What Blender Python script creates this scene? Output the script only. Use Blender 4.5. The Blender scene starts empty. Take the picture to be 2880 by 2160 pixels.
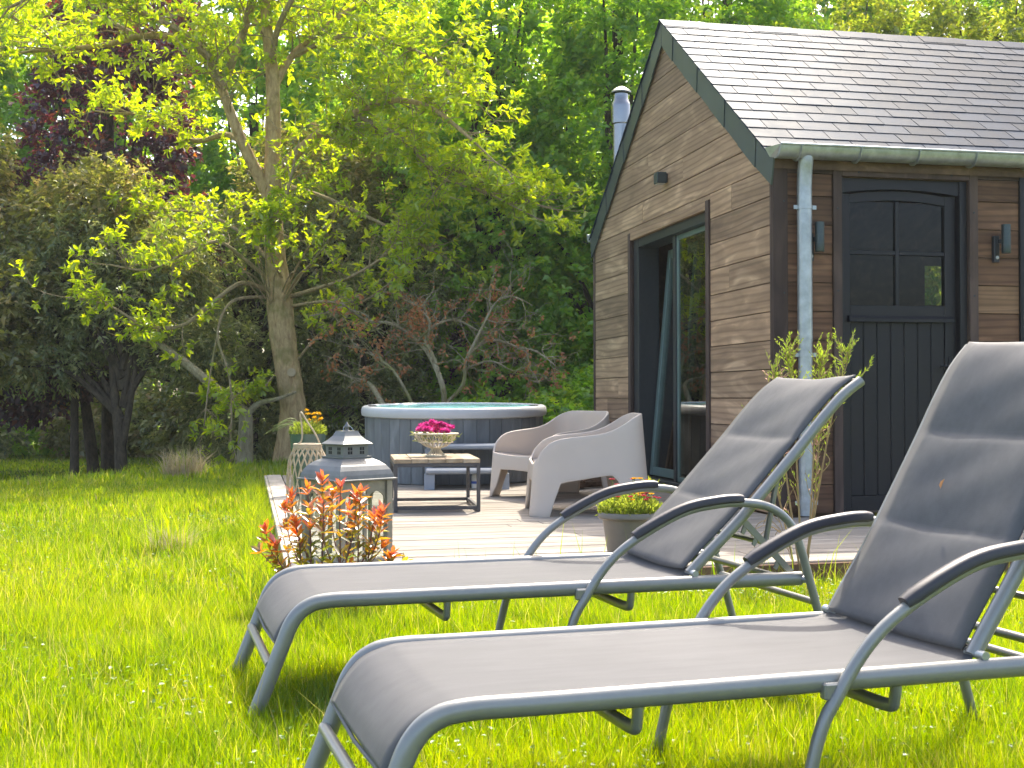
import bpy, bmesh, math, random
import numpy as np
from mathutils import Vector, Matrix, Quaternion

random.seed(7)
RNG = np.random.default_rng(11)
scene = bpy.context.scene
COL = scene.collection
rad = math.radians

# ---------------------------------------------------------------- camera
FPX, HZ, CZ = 3500.0, 1118.0, 0.92          # focal length / horizon in photo pixels (2880 wide), eye height
cam_d = bpy.data.cameras.new('camera')
cam_d.sensor_width = 36.0
cam_d.lens = 36.0 * FPX / 2880.0
cam_d.clip_start = 0.05
cam_d.clip_end = 2000.0
cam_d.dof.use_dof = True
cam_d.dof.focus_distance = 5.6
cam_d.dof.aperture_fstop = 13.0
cam = bpy.data.objects.new('camera', cam_d)
COL.objects.link(cam)
cam.location = (0, 0, CZ)
cam.rotation_euler = (rad(90) + math.atan((HZ - 1080.0) / FPX), rad(0.15), 0)
scene.camera = cam

# ---------------------------------------------------------------- world and sun
SUN = Vector((0.20, 0.62, 0.80)).normalized()
world = bpy.data.worlds.new('World')
scene.world = world
world.use_nodes = True
wn = world.node_tree
sky = wn.nodes.new('ShaderNodeTexSky')
sky.sky_type = 'NISHITA'
sky.sun_disc = False
sky.sun_elevation = math.asin(SUN.z)
sky.sun_rotation = math.atan2(SUN.x, SUN.y)
sky.air_density = 0.75
sky.dust_density = 4.0
sky.ozone_density = 1.0
wn.nodes['Background'].inputs['Strength'].default_value = 0.15
wn.links.new(sky.outputs['Color'], wn.nodes['Background'].inputs['Color'])
sun_d = bpy.data.lights.new('sun', 'SUN')
sun_d.energy = 2.0
sun_d.angle = rad(0.6)
sun_d.color = (1.0, 0.96, 0.90)
sun = bpy.data.objects.new('sun', sun_d)
COL.objects.link(sun)
sun.rotation_euler = SUN.to_track_quat('Z', 'Y').to_euler()

scene.view_settings.view_transform = 'Standard'
scene.view_settings.look = 'None'
scene.view_settings.exposure = 1.95
scene.view_settings.gamma = 1.0
scene.view_settings.use_curve_mapping = False
scene.view_settings.use_white_balance = True       # the photograph is balanced warm, for the shade
scene.view_settings.white_balance_temperature = 6950
scene.view_settings.white_balance_tint = 8
scene.render.engine = 'CYCLES'
scene.cycles.use_denoising = True
try:
    scene.cycles.denoiser = 'OPENIMAGEDENOISE'
    scene.cycles.denoising_input_passes = 'RGB_ALBEDO_NORMAL'
except Exception:
    pass
scene.cycles.max_bounces = 9
scene.cycles.diffuse_bounces = 5
scene.cycles.glossy_bounces = 3
scene.cycles.transmission_bounces = 5
scene.cycles.transparent_max_bounces = 10
scene.cycles.caustics_reflective = False
scene.cycles.caustics_refractive = False
scene.cycles.sample_clamp_indirect = 6.0

# ---------------------------------------------------------------- helpers
def at(px, py, Y):
    """world point seen at photo pixel (px, py), at distance Y in front of the eye"""
    return Vector(((px - 1440.0) / FPX * Y, Y, CZ - (py - HZ) / FPX * Y))
DS = 2880.0 / 2212.0
def atd(dx, dy, Y):
    return at(dx * DS, dy * DS, Y)

def tag(o, label=None, cat=None, group=None, kind=None):
    if label: o['label'] = label
    if cat: o['category'] = cat
    if group: o['group'] = group
    if kind: o['kind'] = kind
    return o

def empty(name, loc, rz=0.0):
    o = bpy.data.objects.new(name, None)
    o.empty_display_size = 0.1
    COL.objects.link(o)
    o.location = loc
    o.rotation_euler = (0, 0, rz)
    return o

def link(name, me, parent=None, loc=None, rot=None):
    o = bpy.data.objects.new(name, me)
    COL.objects.link(o)
    if parent: o.parent = parent
    if loc is not None: o.location = loc
    if rot is not None: o.rotation_euler = rot
    return o

class MB:
    def __init__(self):
        self.v, self.f = [], []
    def add(self, vs, fs):
        n = len(self.v)
        self.v += [tuple(v) for v in vs]
        self.f += [tuple(i + n for i in f) for f in fs]
        return self
    def box(self, x0, x1, y0, y1, z0, z1, M=None):
        vs = [(x0,y0,z0),(x1,y0,z0),(x1,y1,z0),(x0,y1,z0),(x0,y0,z1),(x1,y0,z1),(x1,y1,z1),(x0,y1,z1)]
        if M is not None: vs = [M @ Vector(v) for v in vs]
        return self.add(vs, [(0,3,2,1),(4,5,6,7),(0,1,5,4),(1,2,6,5),(2,3,7,6),(3,0,4,7)])
    def bbox(self, x0, x1, y0, y1, z0, z1, b=0.004, M=None):
        """box with chamfered edges (24 vertices)"""
        cx, cy, cz = (x0+x1)/2, (y0+y1)/2, (z0+z1)/2
        hx, hy, hz = (x1-x0)/2, (y1-y0)/2, (z1-z0)/2
        b = min(b, hx*.8, hy*.8, hz*.8)
        vs, idx = [], {}
        for sx in (-1,1):
            for sy in (-1,1):
                for sz in (-1,1):
                    for k, (ax,ay,az) in enumerate(((0,b,b),(b,0,b),(b,b,0))):
                        idx[(sx,sy,sz,k)] = len(vs)
                        vs.append((cx+sx*(hx-ax), cy+sy*(hy-ay), cz+sz*(hz-az)))
        fs = []
        for s in (-1,1):
            q = [idx[(s,-1,-1,0)],idx[(s,1,-1,0)],idx[(s,1,1,0)],idx[(s,-1,1,0)]]; fs.append(q if s>0 else q[::-1])
            q = [idx[(-1,s,-1,1)],idx[(-1,s,1,1)],idx[(1,s,1,1)],idx[(1,s,-1,1)]]; fs.append(q if s>0 else q[::-1])
            q = [idx[(-1,-1,s,2)],idx[(1,-1,s,2)],idx[(1,1,s,2)],idx[(-1,1,s,2)]]; fs.append(q if s>0 else q[::-1])
        for s in (-1,1):
            for r in (-1,1):
                fs.append([idx[(s,r,-1,0)],idx[(s,r,1,0)],idx[(s,r,1,1)],idx[(s,r,-1,1)]])
                fs.append([idx[(s,-1,r,0)],idx[(s,1,r,0)],idx[(s,1,r,2)],idx[(s,-1,r,2)]])
                fs.append([idx[(-1,s,r,1)],idx[(1,s,r,1)],idx[(1,s,r,2)],idx[(-1,s,r,2)]])
        for sx in (-1,1):
            for sy in (-1,1):
                for sz in (-1,1):
                    fs.append([idx[(sx,sy,sz,0)],idx[(sx,sy,sz,1)],idx[(sx,sy,sz,2)]])
        if M is not None: vs = [M @ Vector(v) for v in vs]
        return self.add(vs, fs)
    def tube(self, pts, r, n=8, cap=True, flat=None):
        """swept tube; r a number or one per point; flat=(a,b) for an oval section (side, up)"""
        pts = [Vector(p) for p in pts]
        m = len(pts)
        rs = [r]*m if not hasattr(r, '__len__') else list(r)
        vs, fs = [], []
        ref = None
        for i, p in enumerate(pts):
            t = (pts[min(i+1,m-1)] - pts[max(i-1,0)])
            if t.length < 1e-9: t = Vector((0,0,1))
            t.normalize()
            if ref is None:
                ref = Vector((0,0,1)) if abs(t.z) < .9 else Vector((1,0,0))
                ref = (ref - t*ref.dot(t)).normalized()
            else:
                ref = ref - t*ref.dot(t)
                if ref.length < 1e-6: ref = t.orthogonal()
                ref.normalize()
            bi = t.cross(ref)
            for k in range(n):
                a = 2*math.pi*k/n
                ca, sa = math.cos(a), math.sin(a)
                if flat: ca *= flat[1]; sa *= flat[0]
                vs.append(p + (ref*ca + bi*sa)*rs[i])
        for i in range(m-1):
            for k in range(n):
                k2 = (k+1) % n
                fs.append((i*n+k, i*n+k2, (i+1)*n+k2, (i+1)*n+k))
        if cap:
            fs.append(tuple(range(n))[::-1])
            fs.append(tuple((m-1)*n+k for k in range(n)))
        return self.add(vs, fs)
    def lathe(self, prof, n=32, c=(0,0,0), close=False, a0=0.0):
        vs, fs = [], []
        m = len(prof)
        for k in range(n):
            a = a0 + 2*math.pi*k/n
            for (r, z) in prof:
                vs.append((c[0]+r*math.cos(a), c[1]+r*math.sin(a), c[2]+z))
        for k in range(n):
            k2 = (k+1) % n
            for i in range(m-1):
                fs.append((k*m+i, k2*m+i, k2*m+i+1, k*m+i+1))
        return self.add(vs, fs)
    def prism(self, poly, w0, w1, fn):
        """poly: list of 2-D points; fn(a, b, w) -> 3-D"""
        n = len(poly)
        vs = [fn(a, b, w0) for a, b in poly] + [fn(a, b, w1) for a, b in poly]
        fs = [tuple(range(n))[::-1], tuple(range(n, 2*n))]
        fs += [(i, (i+1)%n, n+(i+1)%n, n+i) for i in range(n)]
        return self.add(vs, fs)
    def sphere(self, c, r, n=8, sq=(1,1,1)):
        prof = [(max(math.sin(math.pi*i/n),1e-4)*r, -math.cos(math.pi*i/n)*r) for i in range(n+1)]
        k = len(self.v)
        self.lathe(prof, n+2, (0,0,0))
        for i in range(k, len(self.v)):
            x,y,z = self.v[i]
            self.v[i] = (c[0]+x*sq[0], c[1]+y*sq[1], c[2]+z*sq[2])
        return self
    def mesh(self, name, mat, smooth=False, recalc=True):
        me = bpy.data.meshes.new(name)
        me.from_pydata(self.v, [], self.f)
        if recalc:
            bm = bmesh.new(); bm.from_mesh(me)
            bmesh.ops.recalc_face_normals(bm, faces=bm.faces)
            bm.to_mesh(me); bm.free()
        if mat is not None: me.materials.append(mat)
        if smooth:
            me.polygons.foreach_set('use_smooth', [True]*len(me.polygons))
            try: me.set_sharp_from_angle(angle=rad(40))
            except Exception: pass
        me.update()
        return me
    def build(self, name, mat, parent=None, smooth=False, loc=None, rot=None, recalc=True):
        return link(name, self.mesh(name, mat, smooth, recalc), parent, loc, rot)

def cat_spline(pts, sub=6):
    """Catmull-Rom through points (any dimension)"""
    P = [Vector(p) for p in pts]
    out = []
    for i in range(len(P)-1):
        p0 = P[max(i-1,0)]; p1 = P[i]; p2 = P[i+1]; p3 = P[min(i+2,len(P)-1)]
        for k in range(sub):
            t = k/sub
            out.append(0.5*((2*p1) + (p2-p0)*t + (2*p0-5*p1+4*p2-p3)*t*t + (3*p1-p0-3*p2+p3)*t*t*t))
    out.append(P[-1])
    return out

def copy_tree(o, parent=None):
    c = o.copy(); COL.objects.link(c); c.parent = parent
    for ch in list(o.children):
        copy_tree(ch, c)
    return c

# ---------------------------------------------------------------- materials
def newmat(name):
    m = bpy.data.materials.new(name); m.use_nodes = True
    nt = m.node_tree
    return m, nt, nt.nodes['Principled BSDF']

def ramp(nt, fac, stops):
    r = nt.nodes.new('ShaderNodeValToRGB')
    el = r.color_ramp.elements
    el[0].position, el[0].color = stops[0][0], (*stops[0][1], 1)
    el[1].position, el[1].color = stops[-1][0], (*stops[-1][1], 1)
    for p, c in stops[1:-1]:
        e = el.new(p); e.color = (*c, 1)
    nt.links.new(fac, r.inputs['Fac'])
    return r.outputs['Color']

def noise(nt, scale, detail=4, rough=0.55, vec=None, dist=0.0):
    n = nt.nodes.new('ShaderNodeTexNoise')
    n.inputs['Scale'].default_value = scale
    n.inputs['Detail'].default_value = detail
    n.inputs['Roughness'].default_value = rough
    n.inputs['Distortion'].default_value = dist
    if vec is not None: nt.links.new(vec, n.inputs['Vector'])
    return n.outputs['Fac']

def objvec(nt, scale=(1,1,1), rand=0.0):
    tc = nt.nodes.new('ShaderNodeTexCoord')
    mp = nt.nodes.new('ShaderNodeMapping')
    mp.inputs['Scale'].default_value = scale
    nt.links.new(tc.outputs['Object'], mp.inputs['Vector'])
    if rand:
        oi = nt.nodes.new('ShaderNodeObjectInfo')
        mu = nt.nodes.new('ShaderNodeMath'); mu.operation = 'MULTIPLY'; mu.inputs[1].default_value = rand
        nt.links.new(oi.outputs['Random'], mu.inputs[0])
        nt.links.new(mu.outputs[0], mp.inputs['Location'])
    return mp.outputs['Vector']

def bump(nt, bsdf, h, strength=0.3, dist=0.01):
    b = nt.nodes.new('ShaderNodeBump')
    b.inputs['Strength'].default_value = strength
    b.inputs['Distance'].default_value = dist
    nt.links.new(h, b.inputs['Height'])
    nt.links.new(b.outputs['Normal'], bsdf.inputs['Normal'])

def mixc(nt, fac, a, b, mode='MIX'):
    m = nt.nodes.new('ShaderNodeMix'); m.data_type = 'RGBA'; m.blend_type = mode
    for i, x in ((0, fac), (6, a), (7, b)):
        if hasattr(x, 'is_linked') or hasattr(x, 'links'): nt.links.new(x, m.inputs[i])
        elif i == 0: m.inputs[0].default_value = x
        else: m.inputs[i].default_value = (*x, 1)
    return m.outputs[2]

def randv(nt, lo, hi):
    oi = nt.nodes.new('ShaderNodeObjectInfo')
    mr = nt.nodes.new('ShaderNodeMapRange')
    mr.inputs['To Min'].default_value = lo; mr.inputs['To Max'].default_value = hi
    nt.links.new(oi.outputs['Random'], mr.inputs['Value'])
    return mr.outputs['Result']

def plain(name, col, rough=0.5, metal=0.0, var=0.12, scale=12.0, spec=0.5, bmp=0.0, randtint=0.0):
    m, nt, b = newmat(name)
    vec = objvec(nt)
    n = noise(nt, scale, 5, .6, vec)
    lo = tuple(c*(1-var) for c in col); hi = tuple(min(c*(1+var),1) for c in col)
    c = ramp(nt, n, [(.3, lo), (.7, hi)])
    if randtint:
        hs = nt.nodes.new('ShaderNodeHueSaturation')
        nt.links.new(c, hs.inputs['Color']); nt.links.new(randv(nt, 1-randtint, 1+randtint), hs.inputs['Value'])
        c = hs.outputs['Color']
    nt.links.new(c, b.inputs['Base Color'])
    rr = nt.nodes.new('ShaderNodeMapRange')
    rr.inputs['To Min'].default_value = max(rough-.08,.02); rr.inputs['To Max'].default_value = min(rough+.08,1)
    nt.links.new(n, rr.inputs['Value']); nt.links.new(rr.outputs['Result'], b.inputs['Roughness'])
    b.inputs['Metallic'].default_value = metal
    b.inputs['Specular IOR Level'].default_value = spec
    if bmp: bump(nt, b, noise(nt, scale*6, 3, .6, vec), bmp, .004)
    return m

def wood(name, dark, mid, light, axis, rough=0.7, tint=0.25, grain=1.0, knots=True, bmp=.35, spec=.3):
    """stained or weathered timber, grain along axis 0/1/2 of object space"""
    m, nt, b = newmat(name)
    sc = [22.0*grain]*3; sc[axis] = 1.3*grain
    v = objvec(nt, sc, 37.0)
    g = noise(nt, 1.0, 6, .62, v, .6)
    sc2 = [6.0]*3; sc2[axis] = 1.6
    v2 = objvec(nt, sc2, 53.0)
    p = noise(nt, 1.0, 3, .5, v2, 1.2)
    c = ramp(nt, g, [(.28, dark), (.5, mid), (.74, light)])
    c2 = ramp(nt, p, [(.3, tuple(x*.62 for x in mid)), (.55, mid), (.78, tuple(min(x*1.35,1) for x in light))])
    c = mixc(nt, .66, c, c2)
    if knots:
        w = nt.nodes.new('ShaderNodeTexWave')
        w.wave_type = 'RINGS'; w.rings_direction = 'XYZ'[axis]
        w.inputs['Scale'].default_value = 1.6; w.inputs['Distortion'].default_value = 9.0
        w.inputs['Detail'].default_value = 2.0; w.inputs['Detail Scale'].default_value = .7
        sc3 = [5.0]*3; sc3[axis] = .55
        nt.links.new(objvec(nt, sc3, 29.0), w.inputs['Vector'])
        c = mixc(nt, ramp(nt, w.outputs['Fac'], [(.5, (0,0,0)), (1., (.45,.45,.45))]), c, tuple(x*.7 for x in dark))
    hs = nt.nodes.new('ShaderNodeHueSaturation')
    nt.links.new(c, hs.inputs['Color'])
    nt.links.new(randv(nt, 1-tint, 1+tint), hs.inputs['Value'])
    nt.links.new(hs.outputs['Color'], b.inputs['Base Color'])
    b.inputs['Roughness'].default_value = rough
    b.inputs['Specular IOR Level'].default_value = spec
    bump(nt, b, g, bmp, .006)
    return m

def leafmat(name, stops, tstops, tfac=0.5, gloss=0.06, rough=.45):
    """leaf: diffuse reflection + light passing through + slight gloss; colours by each leaf's own random number"""
    m = bpy.data.materials.new(name); m.use_nodes = True
    nt = m.node_tree; nt.nodes.clear()
    out = nt.nodes.new('ShaderNodeOutputMaterial')
    a = nt.nodes.new('ShaderNodeAttribute'); a.attribute_name = 'rnd'
    d = nt.nodes.new('ShaderNodeBsdfDiffuse'); t = nt.nodes.new('ShaderNodeBsdfTranslucent')
    nt.links.new(ramp(nt, a.outputs['Fac'], stops), d.inputs['Color'])
    nt.links.new(ramp(nt, a.outputs['Fac'], tstops), t.inputs['Color'])
    mx = nt.nodes.new('ShaderNodeMixShader'); mx.inputs[0].default_value = tfac
    nt.links.new(d.outputs[0], mx.inputs[1]); nt.links.new(t.outputs[0], mx.inputs[2])
    g = nt.nodes.new('ShaderNodeBsdfGlossy'); g.inputs['Roughness'].default_value = rough
    g.inputs['Color'].default_value = (1,1,1,1)
    mx2 = nt.nodes.new('ShaderNodeMixShader'); mx2.inputs[0].default_value = gloss
    nt.links.new(mx.outputs[0], mx2.inputs[1]); nt.links.new(g.outputs[0], mx2.inputs[2])
    nt.links.new(mx2.outputs[0], out.inputs['Surface'])
    return m

def glassmat(name, tint=(.55,.62,.58), ior=1.75, rough=0.0):
    m = bpy.data.materials.new(name); m.use_nodes = True
    nt = m.node_tree; nt.nodes.clear()
    out = nt.nodes.new('ShaderNodeOutputMaterial')
    tr = nt.nodes.new('ShaderNodeBsdfTransparent'); tr.inputs['Color'].default_value = (*tint, 1)
    gl = nt.nodes.new('ShaderNodeBsdfGlossy'); gl.inputs['Roughness'].default_value = rough
    gl.inputs['Color'].default_value = (.95,.97,.96,1)
    fr = nt.nodes.new('ShaderNodeFresnel'); fr.inputs['IOR'].default_value = ior
    mx = nt.nodes.new('ShaderNodeMixShader')
    ge = nt.nodes.new('ShaderNodeNewGeometry')          # reflect at the outer face of each pane only
    iv = nt.nodes.new('ShaderNodeMath'); iv.operation = 'SUBTRACT'; iv.inputs[0].default_value = 1.0
    nt.links.new(ge.outputs['Backfacing'], iv.inputs[1])
    ml = nt.nodes.new('ShaderNodeMath'); ml.operation = 'MULTIPLY'
    nt.links.new(fr.outputs[0], ml.inputs[0]); nt.links.new(iv.outputs[0], ml.inputs[1])
    nt.links.new(ml.outputs[0], mx.inputs[0])
    nt.links.new(tr.outputs[0], mx.inputs[1]); nt.links.new(gl.outputs[0], mx.inputs[2])
    nt.links.new(mx.outputs[0], out.inputs['Surface'])
    return m

def barkmat(name, dark, light, sc=(7,7,2.2), moss=None, bmp=.9):
    m, nt, b = newmat(name)
    v = objvec(nt, sc)
    n = noise(nt, 3.0, 8, .68, v, .5)
    c = ramp(nt, n, [(.32, dark), (.68, light)])
    if moss:
        n2 = noise(nt, 2.2, 4, .6, objvec(nt))
        c = mixc(nt, ramp(nt, n2, [(.52, (0,0,0)), (.66, (.75,.75,.75))]), c, moss)
    nt.links.new(c, b.inputs['Base Color'])
    b.inputs['Roughness'].default_value = .9
    b.inputs['Specular IOR Level'].default_value = .15
    bump(nt, b, n, bmp, .03)
    return m

M = {}
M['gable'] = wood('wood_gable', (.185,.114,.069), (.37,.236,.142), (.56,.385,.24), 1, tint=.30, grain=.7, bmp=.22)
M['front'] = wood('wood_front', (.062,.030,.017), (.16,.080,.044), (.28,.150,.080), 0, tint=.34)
M['front_pale'] = wood('wood_front_pale', (.17,.09,.045), (.27,.15,.08), (.36,.21,.12), 0, tint=.05)
M['trim'] = wood('wood_trim', (.045,.028,.022), (.078,.050,.040), (.115,.076,.060), 2, tint=.12, knots=False)
M['inner'] = wood('wood_inner', (.07,.04,.025), (.12,.075,.045), (.18,.11,.07), 1, tint=.1, knots=False)
M['deck'] = wood('wood_deck', (.165,.138,.11), (.285,.248,.205), (.38,.34,.288), 0, rough=.8, tint=.10, grain=1.2, knots=False, bmp=.5)
M['deckedge'] = wood('wood_deck_edge', (.12,.06,.035), (.20,.105,.06), (.27,.15,.09), 0, rough=.8, tint=.05, knots=False)
M['deckside'] = wood('wood_deck_side', (.30,.25,.20), (.47,.41,.34), (.60,.55,.47), 1, rough=.8, tint=.05, knots=False)
M['tabletop'] = wood('wood_table', (.22,.15,.09), (.38,.29,.19), (.50,.41,.30), 1, tint=.15, knots=False)
M['rack'] = wood('wood_rack', (.10,.05,.03), (.17,.09,.055), (.24,.14,.085), 2, tint=.2, knots=False)
M['slate'] = plain('slate', (.032,.046,.068), .5, 0, .18, 9, .02, .12, randtint=.22)
M['slate'].node_tree.nodes['Principled BSDF'].inputs['Specular Tint'].default_value = (.22,.34,.54,1)
M['verge'] = plain('verge_metal', (.055,.075,.072), .42, .1, .15, 6, .5, .1, randtint=.08)
M['zinc'] = plain('zinc', (.42,.45,.46), .42, .65, .22, 14, .5, .05)
M['steel'] = plain('flue_steel', (.30,.30,.30), .24, .95, .06, 6)
M['black'] = plain('black_paint', (.0095,.0095,.013), .42, 0, .12, 30, .35, .05)
M['blackgrey'] = plain('anthracite', (.035,.040,.044), .38, .2, .1, 30)
M['sash'] = plain('sash_grey_green', (.13,.20,.185), .35, .2, .1, 10)
M['lamp'] = plain('lamp_grey', (.060,.080,.085), .38, .5, .08, 20)
M['lampglass'] = plain('lamp_lens', (.5,.5,.46), .2, 0, .05, 20)
M['glass'] = glassmat('window_glass', (.55,.62,.58), 3.0)
M['doorglass'] = glassmat('door_glass', (.8,.83,.8), 1.32)
M['metal'] = plain('lounger_paint', (.275,.275,.26), .34, .35, .05, 30, .5)
M['pad'] = plain('arm_pad', (.035,.033,.040), .42, 0, .1, 40)
M['plastic'] = plain('chair_plastic', (.54,.46,.39), .5, 0, .03, 5, .4)
M['tubwall'] = wood('tub_panel', (.115,.125,.130), (.16,.172,.178), (.21,.222,.228), 2, rough=.6, tint=.12, knots=False, bmp=.15)
M['tubrim'] = plain('tub_rim', (.52,.52,.52), .35, 0, .05, 8)
M['step'] = plain('step_plastic', (.25,.28,.32), .5, 0, .06, 20)
M['water'] = plain('tub_water', (.26,.58,.60), .12, 0, .1, 3, .12)
M['ironwork'] = plain('table_iron', (.085,.080,.082), .5, .5, .1, 20)
M['cream'] = plain('cream_wire', (.62,.55,.40), .5, .1, .08, 30)
M['lantern'] = plain('lantern_metal', (.17,.172,.165), .52, .3, .22, 9, .5, .05)
M['lantern_frame'] = plain('lantern_frame', (.26,.24,.19), .5, .4, .25, 14)
M['clearglass'] = glassmat('lantern_glass', (.93,.95,.94), 1.45)
M['candle'] = plain('candle', (.10,.075,.06), .6, 0, .1, 20)
M['willow'] = plain('willow', (.50,.40,.27), .65, 0, .2, 25, .3)
M['greenpot'] = plain('green_glaze', (.055,.11,.09), .18, 0, .2, 8, .7)
M['taupe'] = plain('taupe_plastic', (.20,.17,.145), .55, 0, .08, 15)
M['soil'] = plain('soil', (.05,.035,.025), .9, 0, .3, 40, .2, .6)
M['stem'] = plain('red_stem', (.17,.06,.05), .6, 0, .2, 30)
M['greenstem'] = plain('green_stem', (.22,.27,.06), .6, 0, .2, 30)
M['tanstem'] = plain('tan_stem', (.36,.24,.11), .7, 0, .2, 30)
M['ball'] = plain('green_ball', (.02,.30,.07), .35, 0, .08, 6)
M['red'] = plain('red_plastic', (.40,.02,.04), .45, 0, .1, 10)
M['white'] = plain('white_plastic', (.78,.78,.76), .4, 0, .04, 10)
M['blue'] = plain('blue_label', (.06,.12,.45), .45, 0, .05, 10)
M['log'] = barkmat('firewood_bark', (.07,.04,.025), (.22,.13,.08), (9,9,9))
M['bark'] = barkmat('bark_tan', (.32,.20,.10), (.68,.50,.28), (6,6,2.0), (.20,.19,.05))
M['twig'] = barkmat('bark_twig', (.23,.17,.095), (.48,.37,.22), (9,9,4), (.22,.20,.07), .4)
M['barkdark'] = barkmat('bark_dark', (.035,.027,.020), (.115,.09,.065), (6,6,2.5))
M['barkmoss'] = barkmat('bark_mossy', (.20,.16,.09), (.46,.40,.27), (6,6,2.5), (.24,.25,.06))
# fabric of the loungers: fine woven mesh
def fabric(name, col):
    m, nt, b = newmat(name)
    v = objvec(nt)
    w = nt.nodes.new('ShaderNodeTexWave'); w.bands_direction = 'X'; w.inputs['Scale'].default_value = 160
    w2 = nt.nodes.new('ShaderNodeTexWave'); w2.bands_direction = 'Y'; w2.inputs['Scale'].default_value = 160
    for q in (w, w2): nt.links.new(v, q.inputs['Vector'])
    mm = nt.nodes.new('ShaderNodeMath'); mm.operation = 'MULTIPLY'
    nt.links.new(w.outputs['Fac'], mm.inputs[0]); nt.links.new(w2.outputs['Fac'], mm.inputs[1])
    n = noise(nt, 5, 5, .65, objvec(nt, (1, 5, 5)))
    c = ramp(nt, n, [(.3, tuple(x*.90 for x in col)), (.7, tuple(x*1.1 for x in col))])
    c = mixc(nt, ramp(nt, mm.outputs[0], [(0, (0,0,0)), (1, (.12,.12,.12))]), c, tuple(x*1.5 for x in col))
    nt.links.new(c, b.inputs['Base Color'])
    b.inputs['Roughness'].default_value = .52
    b.inputs['Specular IOR Level'].default_value = .06
    b.inputs['Sheen Weight'].default_value = .05
    b.inputs['Sheen Roughness'].default_value = .4
    bump(nt, b, mm.outputs[0], .06, .002)
    return m
M['sling'] = fabric('sling_fabric', (.112,.111,.113))
M['thread'] = plain('thread', (.16,.16,.17), .7, 0, .1, 60)

# ---------------------------------------------------------------- cabin frame of reference
CA = math.atan(747.0 / FPX)
C0 = Vector((1.777, 8.384, 0.0))
DV = Vector((math.cos(CA), math.sin(CA), 0)); GV = Vector((-math.sin(CA), math.cos(CA), 0))
def cab(t, s, z=0.0): return C0 + DV*t + GV*s + Vector((0,0,z))
def to_cab(x, y):
    dx, dy = x - C0.x, y - C0.y
    return dx*DV.x + dy*DV.y, dx*GV.x + dy*GV.y
DECK_Z = 0.12
DT0, DS0, DS1, DT1 = -3.28, -2.2, 5.35, 4.3

# ---------------------------------------------------------------- ground
def sstep(a, b, x):
    t = np.clip((x - a)/(b - a), 0, 1); return t*t*(3 - 2*t)
def ground_h(x, y):
    x = np.asarray(x, float); y = np.asarray(y, float)
    h = .07*sstep(6, 14, y) + .012*np.sin(x*1.7 + .4)*np.cos(y*1.3) + .006*np.sin(x*5.1)*np.sin(y*4.3 + 1)
    yc = np.clip(15.3 + (x + 3.0)*1.75, 11.0, 15.3)
    h = h - .34*sstep(-.3, 4.5, y - yc)
    dx, dy = x - C0.x, y - C0.y
    t = dx*DV.x + dy*DV.y; s = dx*GV.x + dy*GV.y
    m = sstep(DT0 - .35, DT0 + .05, t)*sstep(DS0 - .35, DS0 + .05, s)*(1 - sstep(DS1 - .05, DS1 + .4, s))
    h = h*(1 - m) + m*(-.03)
    near = 1 - sstep(4.2, 5.5, y)
    h = h*(1 - near*.7)
    return h

def ground_mesh():
    xs = np.concatenate([[-400,-200,-90,-45], np.linspace(-26, 26, 105), [45,90,200,400]])
    ys = np.concatenate([[-60,-25,-8], np.linspace(-3, 34, 112), [45,70,120,250,500]])
    X, Y = np.meshgrid(xs, ys)
    Z = ground_h(X, Y)
    v = np.stack([X.ravel(), Y.ravel(), Z.ravel()], 1)
    nx, ny = len(xs), len(ys)
    i = (np.arange(ny-1)[:,None]*nx + np.arange(nx-1)[None,:]).ravel()
    f = np.stack([i, i+1, i+1+nx, i+nx], 1)
    me = bpy.data.meshes.new('lawn')
    me.from_pydata(v.tolist(), [], f.tolist())
    me.polygons.foreach_set('use_smooth', [True]*len(me.polygons))
    m, nt, b = newmat('lawn_ground')
    vv = objvec(nt)
    n1 = noise(nt, .55, 5, .6, vv); n2 = noise(nt, 28, 5, .7, vv); n3 = noise(nt, 3.2, 4, .6, vv)
    c = ramp(nt, n2, [(.3, (.035,.060,.008)), (.5, (.085,.13,.014)), (.72, (.16,.19,.03))])
    c = mixc(nt, ramp(nt, n3, [(.5, (0,0,0)), (.7, (.7,.7,.7))]), c, (.13,.10,.035))
    nt.links.new(c, b.inputs['Base Color'])
    b.inputs['Roughness'].default_value = .95
    b.inputs['Specular IOR Level'].default_value = .1
    bump(nt, b, n2, .8, .03)
    me.materials.append(m)
    return link('lawn', me)
tag(ground_mesh(), kind='structure')

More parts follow.
